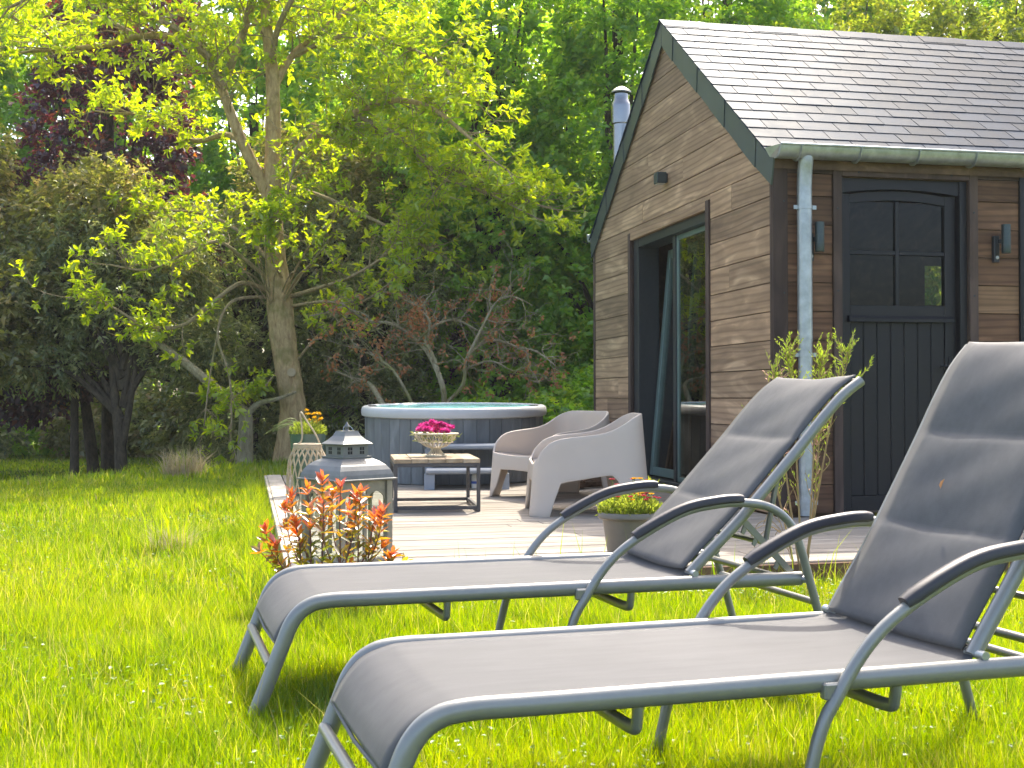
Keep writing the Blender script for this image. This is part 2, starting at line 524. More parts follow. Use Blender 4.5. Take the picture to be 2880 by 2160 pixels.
# ---------------------------------------------------------------- deck
deck = empty('wooden_deck', tuple(C0), CA)
tag(deck, kind='structure')
def deck_boards():
    w, gap = .141, .006
    n = int((DS1 - DS0)/(w + gap))
    for i in range(n):
        s0 = DS0 + .012 + i*(w + gap)
        ends = [DT0 + .15, DT1 if s0 < -.15 else (-.05 if s0 < 4.5 else 1.2)]
        if s0 > -.15 and s0 < 4.5: ends[1] = -.03
        cuts = [ends[0]]
        x = ends[0] + random.uniform(1.2, 3.4)
        while x < ends[1] - .8:
            cuts.append(x); x += random.uniform(2.4, 3.6)
        cuts.append(ends[1])
        for a, b in zip(cuts[:-1], cuts[1:]):
            dz = random.uniform(-.002, .002)
            mb = MB().bbox(a + .002, b - .002, s0, s0 + w, DECK_Z - .028 + dz, DECK_Z + dz, .004)
            mb.build('deck_board', M['deck'], deck)
    MB().bbox(DT0, DT0 + .142, DS0 - .004, DS1, DECK_Z - .030, DECK_Z + .003, .004).build('deck_board', M['deckside'], deck)
    MB().bbox(DT0 - .026, DT0 - .003, DS0 - .03, DS1, -.06, DECK_Z - .002, .003).build('side_fascia', M['deckside'], deck)
    MB().bbox(DT0 - .026, DT1, DS0 - .028, DS0 - .006, -.06, DECK_Z - .008, .003).build('front_fascia', M['deckedge'], deck)
    for k in range(9):
        s = DS0 + .3 + k*.85
        MB().box(DT0 + .02, -.1 if s > -.2 else DT1 - .1, s, s + .05, -.05, DECK_Z - .034).build('joist', M['deckedge'], deck)
deck_boards()

# ---------------------------------------------------------------- cabin
GW, LEN = 4.38, 4.3          # gable width, length of the cabin
RS, RZ0, SL = GW/2, 2.565, .70   # ridge position, roof plane height at the wall line, slope
def roof_z(s): return RZ0 + SL*min(s, GW - s)
cabin = empty('garden_cabin', tuple(C0), CA)
tag(cabin, 'brown timber garden cabin with dark slate gable roof', 'cabin')
FZ = DECK_Z + .004

def P(name, mat, mb, parent=cabin, smooth=False):
    return mb.build(name, mat, parent, smooth)

# structural walls behind the boards
g0, g1, gtop = 1.22, 3.14, 2.36      # gable opening
f0, f1, ftop = .477, 1.436, 2.42     # door opening
wl = MB()
wl.box(.004, .07, .004, g0, FZ, 2.44); wl.box(.004, .07, g1, GW - .004, FZ, 2.44)
wl.prism([(.1,2.44),(GW-.1,2.44),(GW-.1,2.56),(RS,3.96),(.1,2.56)], .004, .07, lambda a,b,w: (w,a,b))
wl.box(.004, .07, g0, g1, gtop, 2.44)
P('gable_wall', M['inner'], wl)
wl = MB()
wl.box(.07, f0, .004, .07, FZ, 2.5); wl.box(f1, LEN, .004, .07, FZ, 2.5); wl.box(f0, f1, .004, .07, ftop, 2.5)
P('front_wall', M['inner'], wl)
wl = MB()
wl.box(.07, 3.64, GW-.07, GW-.004, FZ, 2.5); wl.box(3.64, LEN, GW-.07, GW-.004, FZ, 1.9); wl.box(3.64, LEN, GW-.07, GW-.004, 2.33, 2.5)
P('back_wall', M['inner'], wl)
wl = MB().prism([(.07,FZ),(GW-.07,FZ),(GW-.07,2.5),(RS,3.96),(.07,2.5)], LEN-.07, LEN, lambda a,b,w: (w,a,b))
P('end_wall', M['inner'], wl)
P('floor', M['inner'], MB().box(.07, LEN-.07, .07, GW-.07, .02, FZ+.02))
# siding boards
ROW0, ROWH = 1.110 - 5*.1955, .1955
def rowz(k): return ROW0 + k*ROWH
def lim(z): return max(0.0, (z - RZ0 + .03)/SL)
def plank(poly, axis_fn, w0, w1, mat, name='siding_board'):
    P(name, mat, MB().prism(poly, w0, w1, axis_fn))
gfn = lambda a, b, w: (w, a, b)
ffn = lambda a, b, w: (a, w, b)
for k in range(0, 21):
    z0, z1 = rowz(k), rowz(k+1)
    z0c = max(z0, FZ) ; z1c = z1 - .007
    if z0c > 4.0: break
    segs = []
    lo0, lo1 = lim(z0c), min(lim(z1c), RS - .002)
    if lo0 >= RS - .02: break
    a0, a1 = (max(lo0,.032), max(lo1,.032)), (GW - max(lo0,.032), GW - max(lo1,.032))
    if z0c < gtop + .02:
        top_over = z1c > 2.43
        segs = [((a0[0], a0[1]), (1.147, 1.147)), ((3.213, 3.213), (a1[0], a1[1]))]
        if top_over:
            segs.append(((1.147,1.147),(3.213,3.213)))
    else:
        segs = [(a0, a1)]
    for q, ((b0, b1), (e0, e1)) in enumerate(segs):
        zz0 = z0c
        if z0c < gtop + .02 and q == 2: zz0 = 2.434
        cuts = [0.0, 1.0]
        if (e0 - b0) > 2.2 and random.random() < .6: cuts = [0.0, random.uniform(.25,.75), 1.0]
        elif (e0 - b0) > .9 and random.random() < .22: cuts = [0.0, random.uniform(.3,.7), 1.0]
        for c0_, c1_ in zip(cuts[:-1], cuts[1:]):
            def bx(f): 
                if f == 0.0: return b0, b1
                if f == 1.0: return e0, e1
                m = b0 + (e0-b0)*f; return m, m
            l, r = bx(c0_), bx(c1_)
            g_ = .0015
            pr = random.uniform(.017, .021)
            poly = [(l[0]+g_, zz0), (r[0]-g_, zz0), (r[1]-g_, z1c), (l[1]+g_, z1c)]
            if abs(r[1]-l[1]) < .02: poly = [(l[0]+g_, zz0), (r[0]-g_, zz0), ((r[1]+l[1])/2, z1c)]
            # lower edge proud, upper edge back a little: overlapping look
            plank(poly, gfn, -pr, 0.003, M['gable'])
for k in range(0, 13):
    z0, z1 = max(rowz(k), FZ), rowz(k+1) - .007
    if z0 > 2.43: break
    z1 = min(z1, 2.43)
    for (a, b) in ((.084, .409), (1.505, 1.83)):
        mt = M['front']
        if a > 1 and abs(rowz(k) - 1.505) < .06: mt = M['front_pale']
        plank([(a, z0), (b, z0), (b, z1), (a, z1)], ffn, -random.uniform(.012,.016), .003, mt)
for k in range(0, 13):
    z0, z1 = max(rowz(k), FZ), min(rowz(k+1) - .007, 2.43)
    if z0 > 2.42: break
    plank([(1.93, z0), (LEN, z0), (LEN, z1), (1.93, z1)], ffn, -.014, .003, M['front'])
P('corner_board', M['trim'], MB().bbox(-.024, .082, -.026, -.001, FZ, 2.50, .003))
P('corner_board', M['trim'], MB().bbox(-.0265, -.001, .0005, .030, FZ, 2.46, .003))
P('corner_board', M['trim'], MB().bbox(-.028, .03, GW-.03, GW+.026, FZ, 2.44, .003))
P('corner_post', M['black'], MB().bbox(1.832, 1.928, -.034, -.001, FZ, 2.46, .003))
P('eaves_board', M['trim'], MB().bbox(.084, LEN, -.022, -.002, 2.434, 2.53, .003))
# trims round the gable opening
P('door_trim', M['trim'], MB().bbox(-.034, -.001, 1.15, 1.22, FZ, 2.43, .003))
P('door_trim', M['trim'], MB().bbox(-.034, -.001, 3.14, 3.21, FZ, 2.43, .003))
P('door_trim', M['gable'], MB().bbox(-.032, -.001, 1.2215, 3.1385, 2.362, 2.428, .003))
# the glazed gable door
gd = empty('glass_door', (0,0,0)); gd.parent = cabin
fr = MB()
fr.bbox(.003, .20, g0 - .001, g0 + .035, FZ, gtop, .003); fr.bbox(.003, .20, g1 - .14, g1, FZ, gtop, .003)
fr.bbox(.003, .20, g0 + .036, g1 - .141, gtop - .075, gtop - .002, .003)
fr.bbox(.003, .20, g0 + .036, g1 - .141, FZ + .02, FZ + .075, .003)
fr.bbox(.05, .16, 2.135, 2.205, FZ + .076, gtop - .076, .003)
P('frame', M['blackgrey'], fr, gd)
def sash(parent, y0, y1, z0, z1, x0, x1, w, mats):
    mb = MB()
    mb.bbox(x0, x1, y0, y0 + w, z0, z1, .004); mb.bbox(x0, x1, y1 - w, y1, z0, z1, .004)
    mb.bbox(x0, x1, y0 + w, y1 - w, z1 - w, z1, .004); mb.bbox(x0, x1, y0 + w, y1 - w, z0, z0 + w, .004)
    return mb
fx = P('fixed_sash', M['sash'], sash(gd, 1.257, 2.133, .205, 2.282, .06, .11, .042, None), gd)
MB().box(.070, .078, 1.298, 2.092, .246, 2.241).build('pane', M['glass'], fx)
tl = sash(gd, 0, .77, 0, 2.05, -.03, .03, .075, None).build('tilted_sash', M['sash'], gd)
tl.location = (.125, 2.215, .215); tl.rotation_euler = (0, rad(5.2), 0)
MB().box(-.005, .005, .07, .70, .07, 1.98).build('pane', M['glass'], tl)
MB().bbox(-.055, -.031, .02, .05, .95, 1.09, .004).build('handle', M['zinc'], tl)
# the panelled front door
dr = empty('door', (0,0,0)); dr.parent = cabin
tw = MB()
tw.bbox(.411, .476, -.034, -.001, FZ, 2.482, .003)
P('door_trim', M['trim'], tw)
P('door_trim', M['trim'], MB().bbox(1.437, 1.503, -.034, -.001, FZ, 2.482, .003))
P('door_trim', M['trim'], MB().bbox(.4765, 1.4365, -.033, -.001, 2.422, 2.4815, .003))
jf = MB()
jf.bbox(f0, f0 + .025, .0, .10, FZ, ftop, .002); jf.bbox(f1 - .055, f1, .0, .10, FZ, ftop, .002)
# head with arched lower edge
def arch(x0, x1, zs, rise, n=14):
    return [(x0 + (x1-x0)*i/n, zs + rise*(1-(2*i/n-1)**2)) for i in range(n+1)]
hx0, hx1 = f0 + .026, f1 - .056
for (A_, B_) in zip(arch(hx0, hx1, 2.318, .032)[:-1], arch(hx0, hx1, 2.318, .032)[1:]):
    jf.prism([A_, B_, (B_[0], ftop), (A_[0], ftop)], .012, .09, ffn)
P('door_frame', M['black'], jf, dr)
dl = MB()
x0, x1 = .506, 1.376
dl.bbox(x0, x0 + .066, .045, .095, .135, 2.318, .003); dl.bbox(x1 - .085, x1, .045, .095, .135, 2.318, .003)
px0, px1 = x0 + .066, x1 - .085
ta = arch(px0, px1, 2.252, .028); tb = arch(px0, px1, 2.314, .028)
for i in range(len(ta)-1):
    dl.prism([ta[i], ta[i+1], tb[i+1], tb[i]], .046, .094, ffn)
dl.bbox(px0, px1, .046, .094, 1.44, 1.55, .003)
dl.bbox(px0, px1, .046, .094, .135, .235, .003)
P('door_leaf', M['black'], dl, dr)
mu = MB()
mx = (px0 + px1)/2
mu.bbox(mx - .015, mx + .015, .050, .088, 1.551, 2.275, .003)
mu.bbox(px0 + .001, mx - .016, .051, .087, 1.900, 1.930, .003); mu.bbox(mx + .016, px1 - .001, .051, .087, 1.900, 1.930, .003)
P('glazing_bar', M['black'], mu, dr)
for (a, b) in ((px0 + .002, mx - .013), (mx + .013, px1 - .002)):
    P('pane', M['doorglass'], MB().box(a, b, .067, .073, 1.548, 1.902), dr)
    P('pane', M['doorglass'], MB().box(a, b, .067, .073, 1.928, 2.268), dr)
dm = MB()
dm.prism([(.012,1.435),(.05,1.435),(.05,1.478),(.03,1.478),(.012,1.458)], x0 + .045, x1 - .035, lambda a,b,w: (w,a,b))
P('drip_moulding', M['black'], dm, dr)
nb = 7; bw = (px1 - px0)/nb
for i in range(nb):
    P('door_board', M['black'], MB().bbox(px0 + i*bw + .0015, px0 + (i+1)*bw - .0015, .056, .085, .2355, 1.4395, .005), dr)
P('threshold', M['trim'], MB().bbox(f0 + .026, f1 - .056, -.02, .12, FZ, FZ + .012, .003), dr)
hd = MB(); hd.bbox(1.315, 1.345, .036, .044, 1.02, 1.20, .003)
hd.tube([(1.33,.036,1.13),(1.33,-.005,1.13),(1.31,-.012,1.13),(1.22,-.012,1.13)], .008, 8)
P('handle', M['black'], hd, dr)

# roof
rf = MB()
ang = math.atan(SL)
for sgn in (0, 1):
    Y = (lambda s: s) if sgn == 0 else (lambda s: GW - s)
    rf.prism([(Y(-.05), RZ0 - .05*SL - .012), (Y(RS), RZ0 + SL*RS - .012), (Y(RS), RZ0 + SL*RS - .075), (Y(-.05), RZ0 - .05*SL - .075)], -.03, LEN + .1, lambda a,b,w: (w,a,b))
roof = P('roof', M['inner'], rf)
slope_len = (RS + .065)/math.cos(ang)
NR = 17
expo = slope_len/NR
SW = .278
def slate(t0, t1, r, side, lift=.0):
    """one slate: lower edge at course r (counted from the eaves)"""
    d0 = r*expo; d1 = min(d0 + expo*1.25, slope_len + .005)
    th = .0085
    out = []
    ca, sa = math.cos(ang), math.sin(ang)
    jt = random.uniform(-.0012, .0012)
    for (t, dd, up) in ((t0,d0,0),(t1,d0,0),(t1,d1,0),(t0,d1,0),(t0,d0,1),(t1,d0,1),(t1,d1,1),(t0,d1,1)):
        base = (.0085 + jt if dd == d0 else .0015)
        hgt = base + (th if up else 0)
        s = -.065 + dd*ca - hgt*sa
        z = RZ0 - .065*SL + dd*sa + hgt*ca
        out.append((t, s if side == 0 else GW - s, z))
    return MB().add(out, [(0,3,2,1),(4,5,6,7),(0,1,5,4),(1,2,6,5),(2,3,7,6),(3,0,4,7)])
for r in range(NR):
    off = (r % 2)*SW*.5
    t = -.062
    first = True
    while t < LEN - .05:
        w = SW if not first else (SW*.55 if off else SW*1.05)
        t1 = min(t + w, LEN + .05)
        P('slate', M['slate'], slate(t + .0032, t1 - .0032, r, 0), roof)
        t = t1; first = False
    P('slate_course', M['slate'], slate(-.06, LEN + .05, r, 1), roof)
# ridge tiles
for i in range(11):
    a = -.066 + i*.40
    zt = RZ0 + SL*RS
    mb = MB()
    lift = .018 if i % 2 == 0 else .014
    for sg in (-1, 1):
        mb.prism([(RS, zt + lift + .006), (RS + sg*.125, zt + lift + .006 - .125*SL), (RS + sg*.125, zt + lift - .125*SL), (RS, zt + lift)], a, a + .405, lambda p,q,w: (w,p,q))
    P('ridge_tile', M['slate'], mb, roof)
# verge pieces
NV = 8
for sgn in (0, 1):
    for i in range(NV):
        s0 = -.075 + (RS + .075)*i/NV; s1 = -.075 + (RS + .075)*(i+1)/NV + .018
        s1 = min(s1, RS + (.0 if sgn else .03))
        Y = (lambda s: s) if sgn == 0 else (lambda s: GW - s)
        off = -.030 - .006*(i % 2) - .002*sgn
        top = .004; dep = .205
        poly = [(Y(s0), RZ0 + SL*s0 + top), (Y(s1), RZ0 + SL*s1 + top), (Y(s1 + .02 if i < NV-1 else s1), RZ0 + SL*s1 + top - dep), (Y(s0 + .02), RZ0 + SL*s0 + top - dep)]
        if i == 0: poly = [(Y(s0), RZ0 + SL*s0 + top), (Y(s1), RZ0 + SL*s1 + top), (Y(s1 + .02), RZ0 + SL*s1 + top - dep), (Y(-.03), 2.345), (Y(-.045), 2.40)]
        P('verge_tile', M['verge'], MB().prism(poly, off - .012, off, gfn), roof)
# gutters
def gutter(parent, side, t0, t1):
    Y = (lambda s: s) if side == 0 else (lambda s: GW - s)
    cs, cz, rr = -.108, 2.588, .078
    n = 12
    outer = [(cs + rr*math.cos(math.pi + math.pi*i/n), cz + rr*math.sin(math.pi + math.pi*i/n)) for i in range(n+1)]
    inner = [(cs + (rr-.004)*math.cos(math.pi + math.pi*i/n), cz + (rr-.004)*math.sin(math.pi + math.pi*i/n)) for i in range(n+1)]
    mb = MB()
    vs, fs = [], []
    for tt in (t0, t1):
        vs += [(tt, Y(a), b) for a, b in outer] + [(tt, Y(a), b) for a, b in inner]
    N = 2*(n+1)
    for i in range(n):
        fs.append((i, i+1, N+i+1, N+i)); fs.append((n+1+i, n+2+i, N+n+2+i, N+n+1+i))
    fs += [(0, n+1, N+n+1, N), (n, 2*n+1, N+2*n+1, N+n)]
    mb.add(vs, fs)
    mb.tube([(t0, Y(cs - rr), cz + .004), (t1, Y(cs - rr), cz + .004)], .0095, 8)
    # end stop, flared
    mb.prism([(Y(a), b) for a, b in outer] , t0 - .003, t0 + .001, gfn)
    gu = mb.build('gutter', M['zinc'], parent, True)
    bt = t0 + .145
    while bt < t1:
        b2 = MB(); 
        o2 = [(bt, Y(cs + (rr+.003)*math.cos(math.pi + math.pi*i/n)), cz + (rr+.003)*math.sin(math.pi + math.pi*i/n)) for i in range(n+1)]
        b2.tube(o2, .015, 6, flat=(1.0,.42))
        b2.build('gutter_bracket', M['zinc'], gu, True)
        bt += .43
    return gu
gutter(cabin, 0, -.035, LEN + .05)
gutter(cabin, 1, -.045, LEN + .05)
# flared end of the front gutter
fl = MB()
fl.add([(-.038,-.186,2.592),(-.038,-.032,2.590),(-.038,-.108,2.512),(-.105,-.075,2.582),(-.075,-.09,2.52)], [(0,3,4,2),(3,1,2,4),(0,1,3)])
P('gutter_end', M['zinc'], fl)
dp = MB()
dp.tube(cat_spline([(.176,-.108,2.535),(.176,-.104,2.49),(.176,-.092,2.43),(.176,-.083,2.33)], 4), .050, 20)
dp.tube([(.176,-.083,2.34),(.176,-.083,1.29)], .050, 20); dp.tube([(.176,-.083,1.30),(.176,-.083,FZ)], .0475, 20)
pipe = P('downpipe', M['zinc'], dp, cabin, True)
for zc in (2.19, 1.20, .21):
    b2 = MB().lathe([(.0505,-.013),(.054,-.013),(.054,.013),(.0505,.013)], 24, (.176,-.083,zc))
    b2.bbox(.176-.082, .176-.05, -.094, -.090, zc-.014, zc+.014, .001); b2.bbox(.176+.05, .176+.082, -.094, -.090, zc-.014, zc+.014, .001)
    b2.box(.172, .180, -.04, -.014, zc-.008, zc+.008)
    b2.build('pipe_clip', M['zinc'], pipe, True)
# screws on the boards
scm = MB().lathe([(.0001,.0),(.007,.0),(.0065,.004),(.0001,.0045)], 8).mesh('screw', M['blackgrey'])
for (t, z) in [(.055,2.24),(.055,1.62),(.055,.9),(.443,2.2),(.443,1.64),(.443,.8),(1.47,2.2),(1.47,1.62),(1.47,.9),(.60,2.452),(1.30,2.452)]:
    link('screw', scm, cabin, (t, -.034 if t > .1 else -.026, z), (rad(90),0,0))
# flue
fp = empty('flue', (.36, GW + .30, 0)); fp.parent = cabin
MB().lathe([(.001,-.1),(.088,-.1),(.088,3.86),(.001,3.86)], 24).build('flue_pipe', M['steel'], fp, True)
MB().lathe([(.090,3.78),(.102,3.79),(.104,3.97),(.096,4.01),(.080,4.03),(.080,4.10),(.0,4.10)], 24).build('flue_collar', M['steel'], fp, True)
MB().lathe([(.001,4.11),(.112,4.11),(.114,4.125),(.062,4.165),(.012,4.185),(.001,4.186)], 24).build('flue_cap', M['steel'], fp, True)
MB().bbox(-.09,.09,-.25,-.085,2.0,2.03,.003).build('wall_bracket', M['steel'], fp)

# wall lamps
def wall_lamp(t, z, label):
    o = empty('wall_lamp', tuple(cab(t, -.02, z)), CA)
    tag(o, label, 'lamp', 'up and down lamps beside the cabin door')
    MB().lathe([(.001,-.092),(.029,-.092),(.031,-.088),(.031,-.034),(.0298,-.0335),(.0298,-.031),(.031,-.0305),(.031,.022),(.0298,.0225),(.0298,.025),(.031,.0255),(.031,.106),(.029,.108),(.001,.106)], 20, (.012,-.085,0)).build('lamp_tube', M['lamp'], o, True)
    MB().bbox(-.045,-.005,-.035,.004,-.15,.035,.004).build('back_plate', M['blackgrey'], o)
    MB().bbox(-.018,.016,-.066,-.030,-.02,.01,.003).build('arm', M['blackgrey'], o)
    MB().sphere((-.024,-.037,-.118), .013, 8, (1,.7,1)).build('sensor', M['lampglass'], o, True)
wall_lamp(.262, 1.985, 'grey cylinder wall lamp half hidden behind the downpipe')
wall_lamp(1.66, 2.005, 'grey cylinder wall lamp above the pale board right of the door')
o = empty('wall_spotlight', tuple(cab(-.02, 2.16, 2.765)), CA)
tag(o, 'small grey box spotlight above the glass door', 'lamp')
MB().bbox(-.095, -.012, -.05, .05, -.045, .048, .004).build('lamp_box', M['lamp'], o)
MB().bbox(-.0118, 0.002, -.038, .038, -.035, .038, .002).build('back_plate', M['blackgrey'], o)
MB().bbox(-.085, -.02, -.04, .04, -.050, -.0455, .001).build('lens', M['lampglass'], o)
# ---------------------------------------------------------------- leaf clouds
def nrm(a):
    n = np.linalg.norm(a, axis=1, keepdims=True); n[n < 1e-9] = 1
    return a/n
def leaf_mesh(name, P0, D, U, L, W, mat, rnd, shape='kite', fold=.25, curl=.12):
    """many leaves in one mesh. P0 base points, D directions, U rough normals, L/W lengths and widths"""
    n = len(P0)
    D = nrm(np.asarray(D, float)); S = nrm(np.cross(D, U)); N = np.cross(S, D)
    L = np.asarray(L, float)[:,None]; W = np.asarray(W, float)[:,None]
    if shape == 'kite':
        vs = np.stack([P0, P0 + D*L*.45 + S*W*.5 + N*W*fold, P0 + D*L - N*L*curl, P0 + D*L*.45 - S*W*.5 + N*W*fold], 1)
        k = 4; quad = np.array([[0,1,2],[0,2,3]])
    else:
        vs = np.stack([P0, P0 + D*L*.28 + S*W*.42 + N*W*fold, P0 + D*L*.66 + S*W*.40 + N*(W*fold - L*curl*.4), P0 + D*L - N*L*curl,
                       P0 + D*L*.66 - S*W*.40 + N*(W*fold - L*curl*.4), P0 + D*L*.28 - S*W*.42 + N*W*fold], 1)
        k = 6; quad = np.array([[0,1,2,3],[0,3,4,5]])
    V = vs.reshape(-1,3)
    Fc = (quad[None] + (np.arange(n)*k)[:,None,None]).reshape(-1, quad.shape[1])
    me = bpy.data.meshes.new(name)
    me.vertices.add(len(V)); me.vertices.foreach_set('co', V.ravel().astype(np.float32))
    me.loops.add(Fc.size); me.loops.foreach_set('vertex_index', Fc.ravel().astype(np.int32))
    me.polygons.add(len(Fc))
    me.polygons.foreach_set('loop_start', (np.arange(len(Fc))*quad.shape[1]).astype(np.int32))
    me.update(calc_edges=True)
    at_ = me.attributes.new('rnd', 'FLOAT', 'POINT')
    at_.data.foreach_set('value', np.repeat(np.asarray(rnd, np.float32), k))
    me.materials.append(mat)
    return me
def rdir(n):
    v = RNG.normal(size=(n,3)); return nrm(v)

# ---------------------------------------------------------------- sun loungers
W2 = .305
def rot_uz(p, c, a):
    x, z = p[0]-c[0], p[1]-c[1]
    return (c[0] + x*math.cos(a) - z*math.sin(a), c[1] + x*math.sin(a) + z*math.cos(a))
def make_lounger(label, origin, yaw, tilt, bl=1.0):
    root = empty('sun_lounger', origin, yaw)
    tag(root, label, 'lounger', 'sun loungers on the lawn')
    side = cat_spline([(-.305,-.02),(-.238,.145),(-.205,.228),(-.176,.295),(-.135,.335),(-.07,.350),(.10,.350),(.6,.350),(1.1,.349),(1.415,.347)], 5)
    side = [(p[0], p[1]) for p in [Vector((a.x, a.y)) for a in side]] if False else side
    for sg in (-1, 1):
        mb = MB().tube([(p[0], sg*W2, p[1]) for p in side], .021, 14, flat=(.88, 1.05))
        mb.build('side_rail', M['metal'], root, True)
    # sling of the seat
    seat_path = cat_spline([(-.222,.243),(-.196,.292),(-.158,.335),(-.105,.357),(-.04,.364),(.2,.363),(.55,.361),(.85,.361),(.97,.362),(1.03,.368),(1.062,.392)], 5)
    nv = 12
    vs, fs = [], []
    hw = W2 - .010
    for i, p in enumerate(seat_path):
        f = i/(len(seat_path)-1)
        for k in range(nv+1):
            y = -hw + 2*hw*k/nv
            e = abs(2*k/nv - 1)
            sag = -.016*(1 - e**2)*min(1, f*4 + .25) - .006*e**8
            y2 = y*(1 - .10*sstep(.86, 1.0, f))
            vs.append((p[0], float(y2), p[1] + sag))
    for i in range(len(seat_path)-1):
        for k in range(nv):
            a = i*(nv+1)+k; fs.append((a, a+1, a+nv+2, a+nv+1))
    so = MB().add(vs, fs).build('seat_sling', M['sling'], root, True)
    sm = so.modifiers.new('s', 'SOLIDIFY'); sm.thickness = .004; sm.offset = -1
    # front hem cord
    MB().tube([(-.222, -hw, .238), (-.223, 0, .226), (-.222, hw, .238)], .0045, 6).build('hem', M['thread'], root, True)
    # backrest
    pv = (1.05, .377)
    bp = [(1.045,.372),(1.10,.426),(1.204,.526),(1.315,.645),(1.423,.764),(1.518,.872),(1.584,.938),(1.645,.982)]
    bp = [rot_uz((pv[0] + (p[0]-pv[0])*bl, pv[1] + (p[1]-pv[1])*bl), pv, tilt) for p in bp]
    bs = cat_spline([(a, b) for a, b in bp], 8)
    bw = .262
    for sg in (-1, 1):
        MB().tube([(p[0], sg*(bw + .012), p[1]) for p in bs], .0175, 12).build('backrest_rail', M['metal'], root, True)
    top = bs[-1]
    MB().tube([(top[0]-.004, -bw, top[1]-.004), (top[0]-.004, bw, top[1]-.004)], .012, 10).build('backrest_crossbar', M['metal'], root, True)
    # quilted sling
    nb_ = len(bs)
    L_ = [0]
    for i in range(1, nb_): L_.append(L_[-1] + (Vector(bs[i]) - Vector(bs[i-1])).length)
    vs, fs = [], []
    seams = [0, .335, .655, 1.0]
    ns = 66
    for i in range(ns+1):
        f = i/ns
        d = f*L_[-1]
        j = max(0, min(nb_-2, next((q for q in range(nb_-1) if L_[q+1] >= d), nb_-2)))
        u = (d - L_[j])/max(L_[j+1]-L_[j], 1e-6)
        p = Vector(bs[j]).lerp(Vector(bs[j+1]), u)
        tg = (Vector(bs[j+1]) - Vector(bs[j])).normalized()
        nn = Vector((-tg[1], tg[0]))
        q = max(k for k in range(3) if seams[k] <= f + 1e-9)
        loc = (f - seams[q])/(seams[q+1]-seams[q])
        lc = min(max(loc,0),1); puff = .017*(abs(math.sin(math.pi*lc))**.32)*(.8 + .4*lc)
        for k in range(nv+1):
            e = 2*k/nv - 1
            hem = 1 if abs(e) < .93 else 0
            y = e*(bw - .002)
            sag = -.016*(1 - e*e)
            pf = puff*(1 - abs(e)**6) * (.6 + .4*hem)
            wr = .0018*math.sin(31*f + 5*e) * (1 - e*e)
            off = .018 + sag + pf + wr
            vs.append((p[0] + nn[0]*off, y, p[1] + nn[1]*off))
    for i in range(ns):
        for k in range(nv):
            a = i*(nv+1)+k; fs.append((a, a+1, a+nv+2, a+nv+1))
    bo = MB().add(vs, fs).build('backrest_sling', M['sling'], root, True)
    sm = bo.modifiers.new('s', 'SOLIDIFY'); sm.thickness = .006; sm.offset = -1
    # seams and edge stitching
    for fi in (22, 43):
        row = [vs[fi*(nv+1)+k] for k in range(1, nv)]
        MB().tube([Vector(r) + Vector((-.001,0,.001)) for r in row], .0022, 5).build('seam', M['thread'], bo, True)
    st = MB()
    for i in range(2, ns*2 - 2):
        r0 = i*.5; i0 = int(r0); fr_ = r0 - i0
        for col, sg in ((1, 1), (nv-1, -1)):
            A_ = Vector(vs[i0*(nv+1)+col]); B_ = Vector(vs[(i0+1)*(nv+1)+col]); p = A_.lerp(B_, fr_)
            A2 = Vector(vs[i0*(nv+1)+col-sg]); p2 = p.lerp(A2.lerp(Vector(vs[(i0+1)*(nv+1)+col-sg]), fr_), .34)
            tdir = (B_-A_).normalized(); n2 = Vector((-tdir.z, 0, tdir.x))*.0012
            st.tube([p + n2, p2 + n2], .0013, 4, False)
    st.build('stitching', M['thread'], bo)['kind'] = 'stuff'
    # arms
    arm = cat_spline([(.575,-.02),(.637,.235),(.684,.326),(.756,.423),(.844,.492),(.995,.567),(1.11,.590),(1.198,.593),(1.282,.580),(1.345,.543),(1.388,.479),(1.434,.331),(1.461,.241),(1.535,-.02)], 6)
    for sg in (-1, 1):
        y = sg*(W2 + .028)
        ao = MB().tube([(p[0], y, p[1]) for p in arm], .0135, 12).build('armrest', M['metal'], root, True)
        seg = [p for p in arm if .83 <= p[0] <= 1.205 and p[1] > .46]
        pb = MB()
        vs2, fs2 = [], []
        prof = [(-.0185,-.004),(-.0185,.010),(-.014,.0155),(0,.0185),(.014,.0155),(.0185,.010),(.0185,-.004),(.013,-.010),(-.013,-.010)]
        for i, p in enumerate(seg):
            t_ = (Vector(seg[min(i+1,len(seg)-1)]) - Vector(seg[max(i-1,0)])).normalized()
            n_ = Vector((-t_[1], t_[0]))
            sh = .86 if i in (0, len(seg)-1) else 1.0
            for (a, b) in prof:
                vs2.append((p[0] + n_[0]*(.009 + b*sh), y + a*sh, p[1] + n_[1]*(.009 + b*sh)))
        m_ = len(prof)
        for i in range(len(seg)-1):
            for k in range(m_):
                fs2.append((i*m_+k, i*m_+(k+1)%m_, (i+1)*m_+(k+1)%m_, (i+1)*m_+k))
        fs2 += [tuple(range(m_))[::-1], tuple((len(seg)-1)*m_+k for k in range(m_))]
        pb.add(vs2, fs2).build('arm_pad', M['pad'], ao, True)
        MB().bbox(.655, .70, min(sg*(W2+.006), sg*(W2+.03)), max(sg*(W2+.006), sg*(W2+.03)), .318, .352, .004).build('arm_bracket', M['metal'], ao)
        MB().tube([(1.385, sg*(W2-.02), .349), (1.43, sg*(W2+.028), .345)], .012, 8).build('rear_bracket', M['metal'], ao, True)
        # pivot bolt
        MB().tube([(pv[0], sg*(bw - .01), pv[1]), (pv[0], sg*(W2 + .008), pv[1])], .010, 10).build('pivot', M['zinc'], root, True)
        # notched rack
        a_, b_ = Vector((1.215, .552)), Vector((1.405, .36))
        dd = (b_ - a_).normalized(); nn = Vector((dd[1], -dd[0]))
        pol = [tuple(a_ + nn*(-.010))]
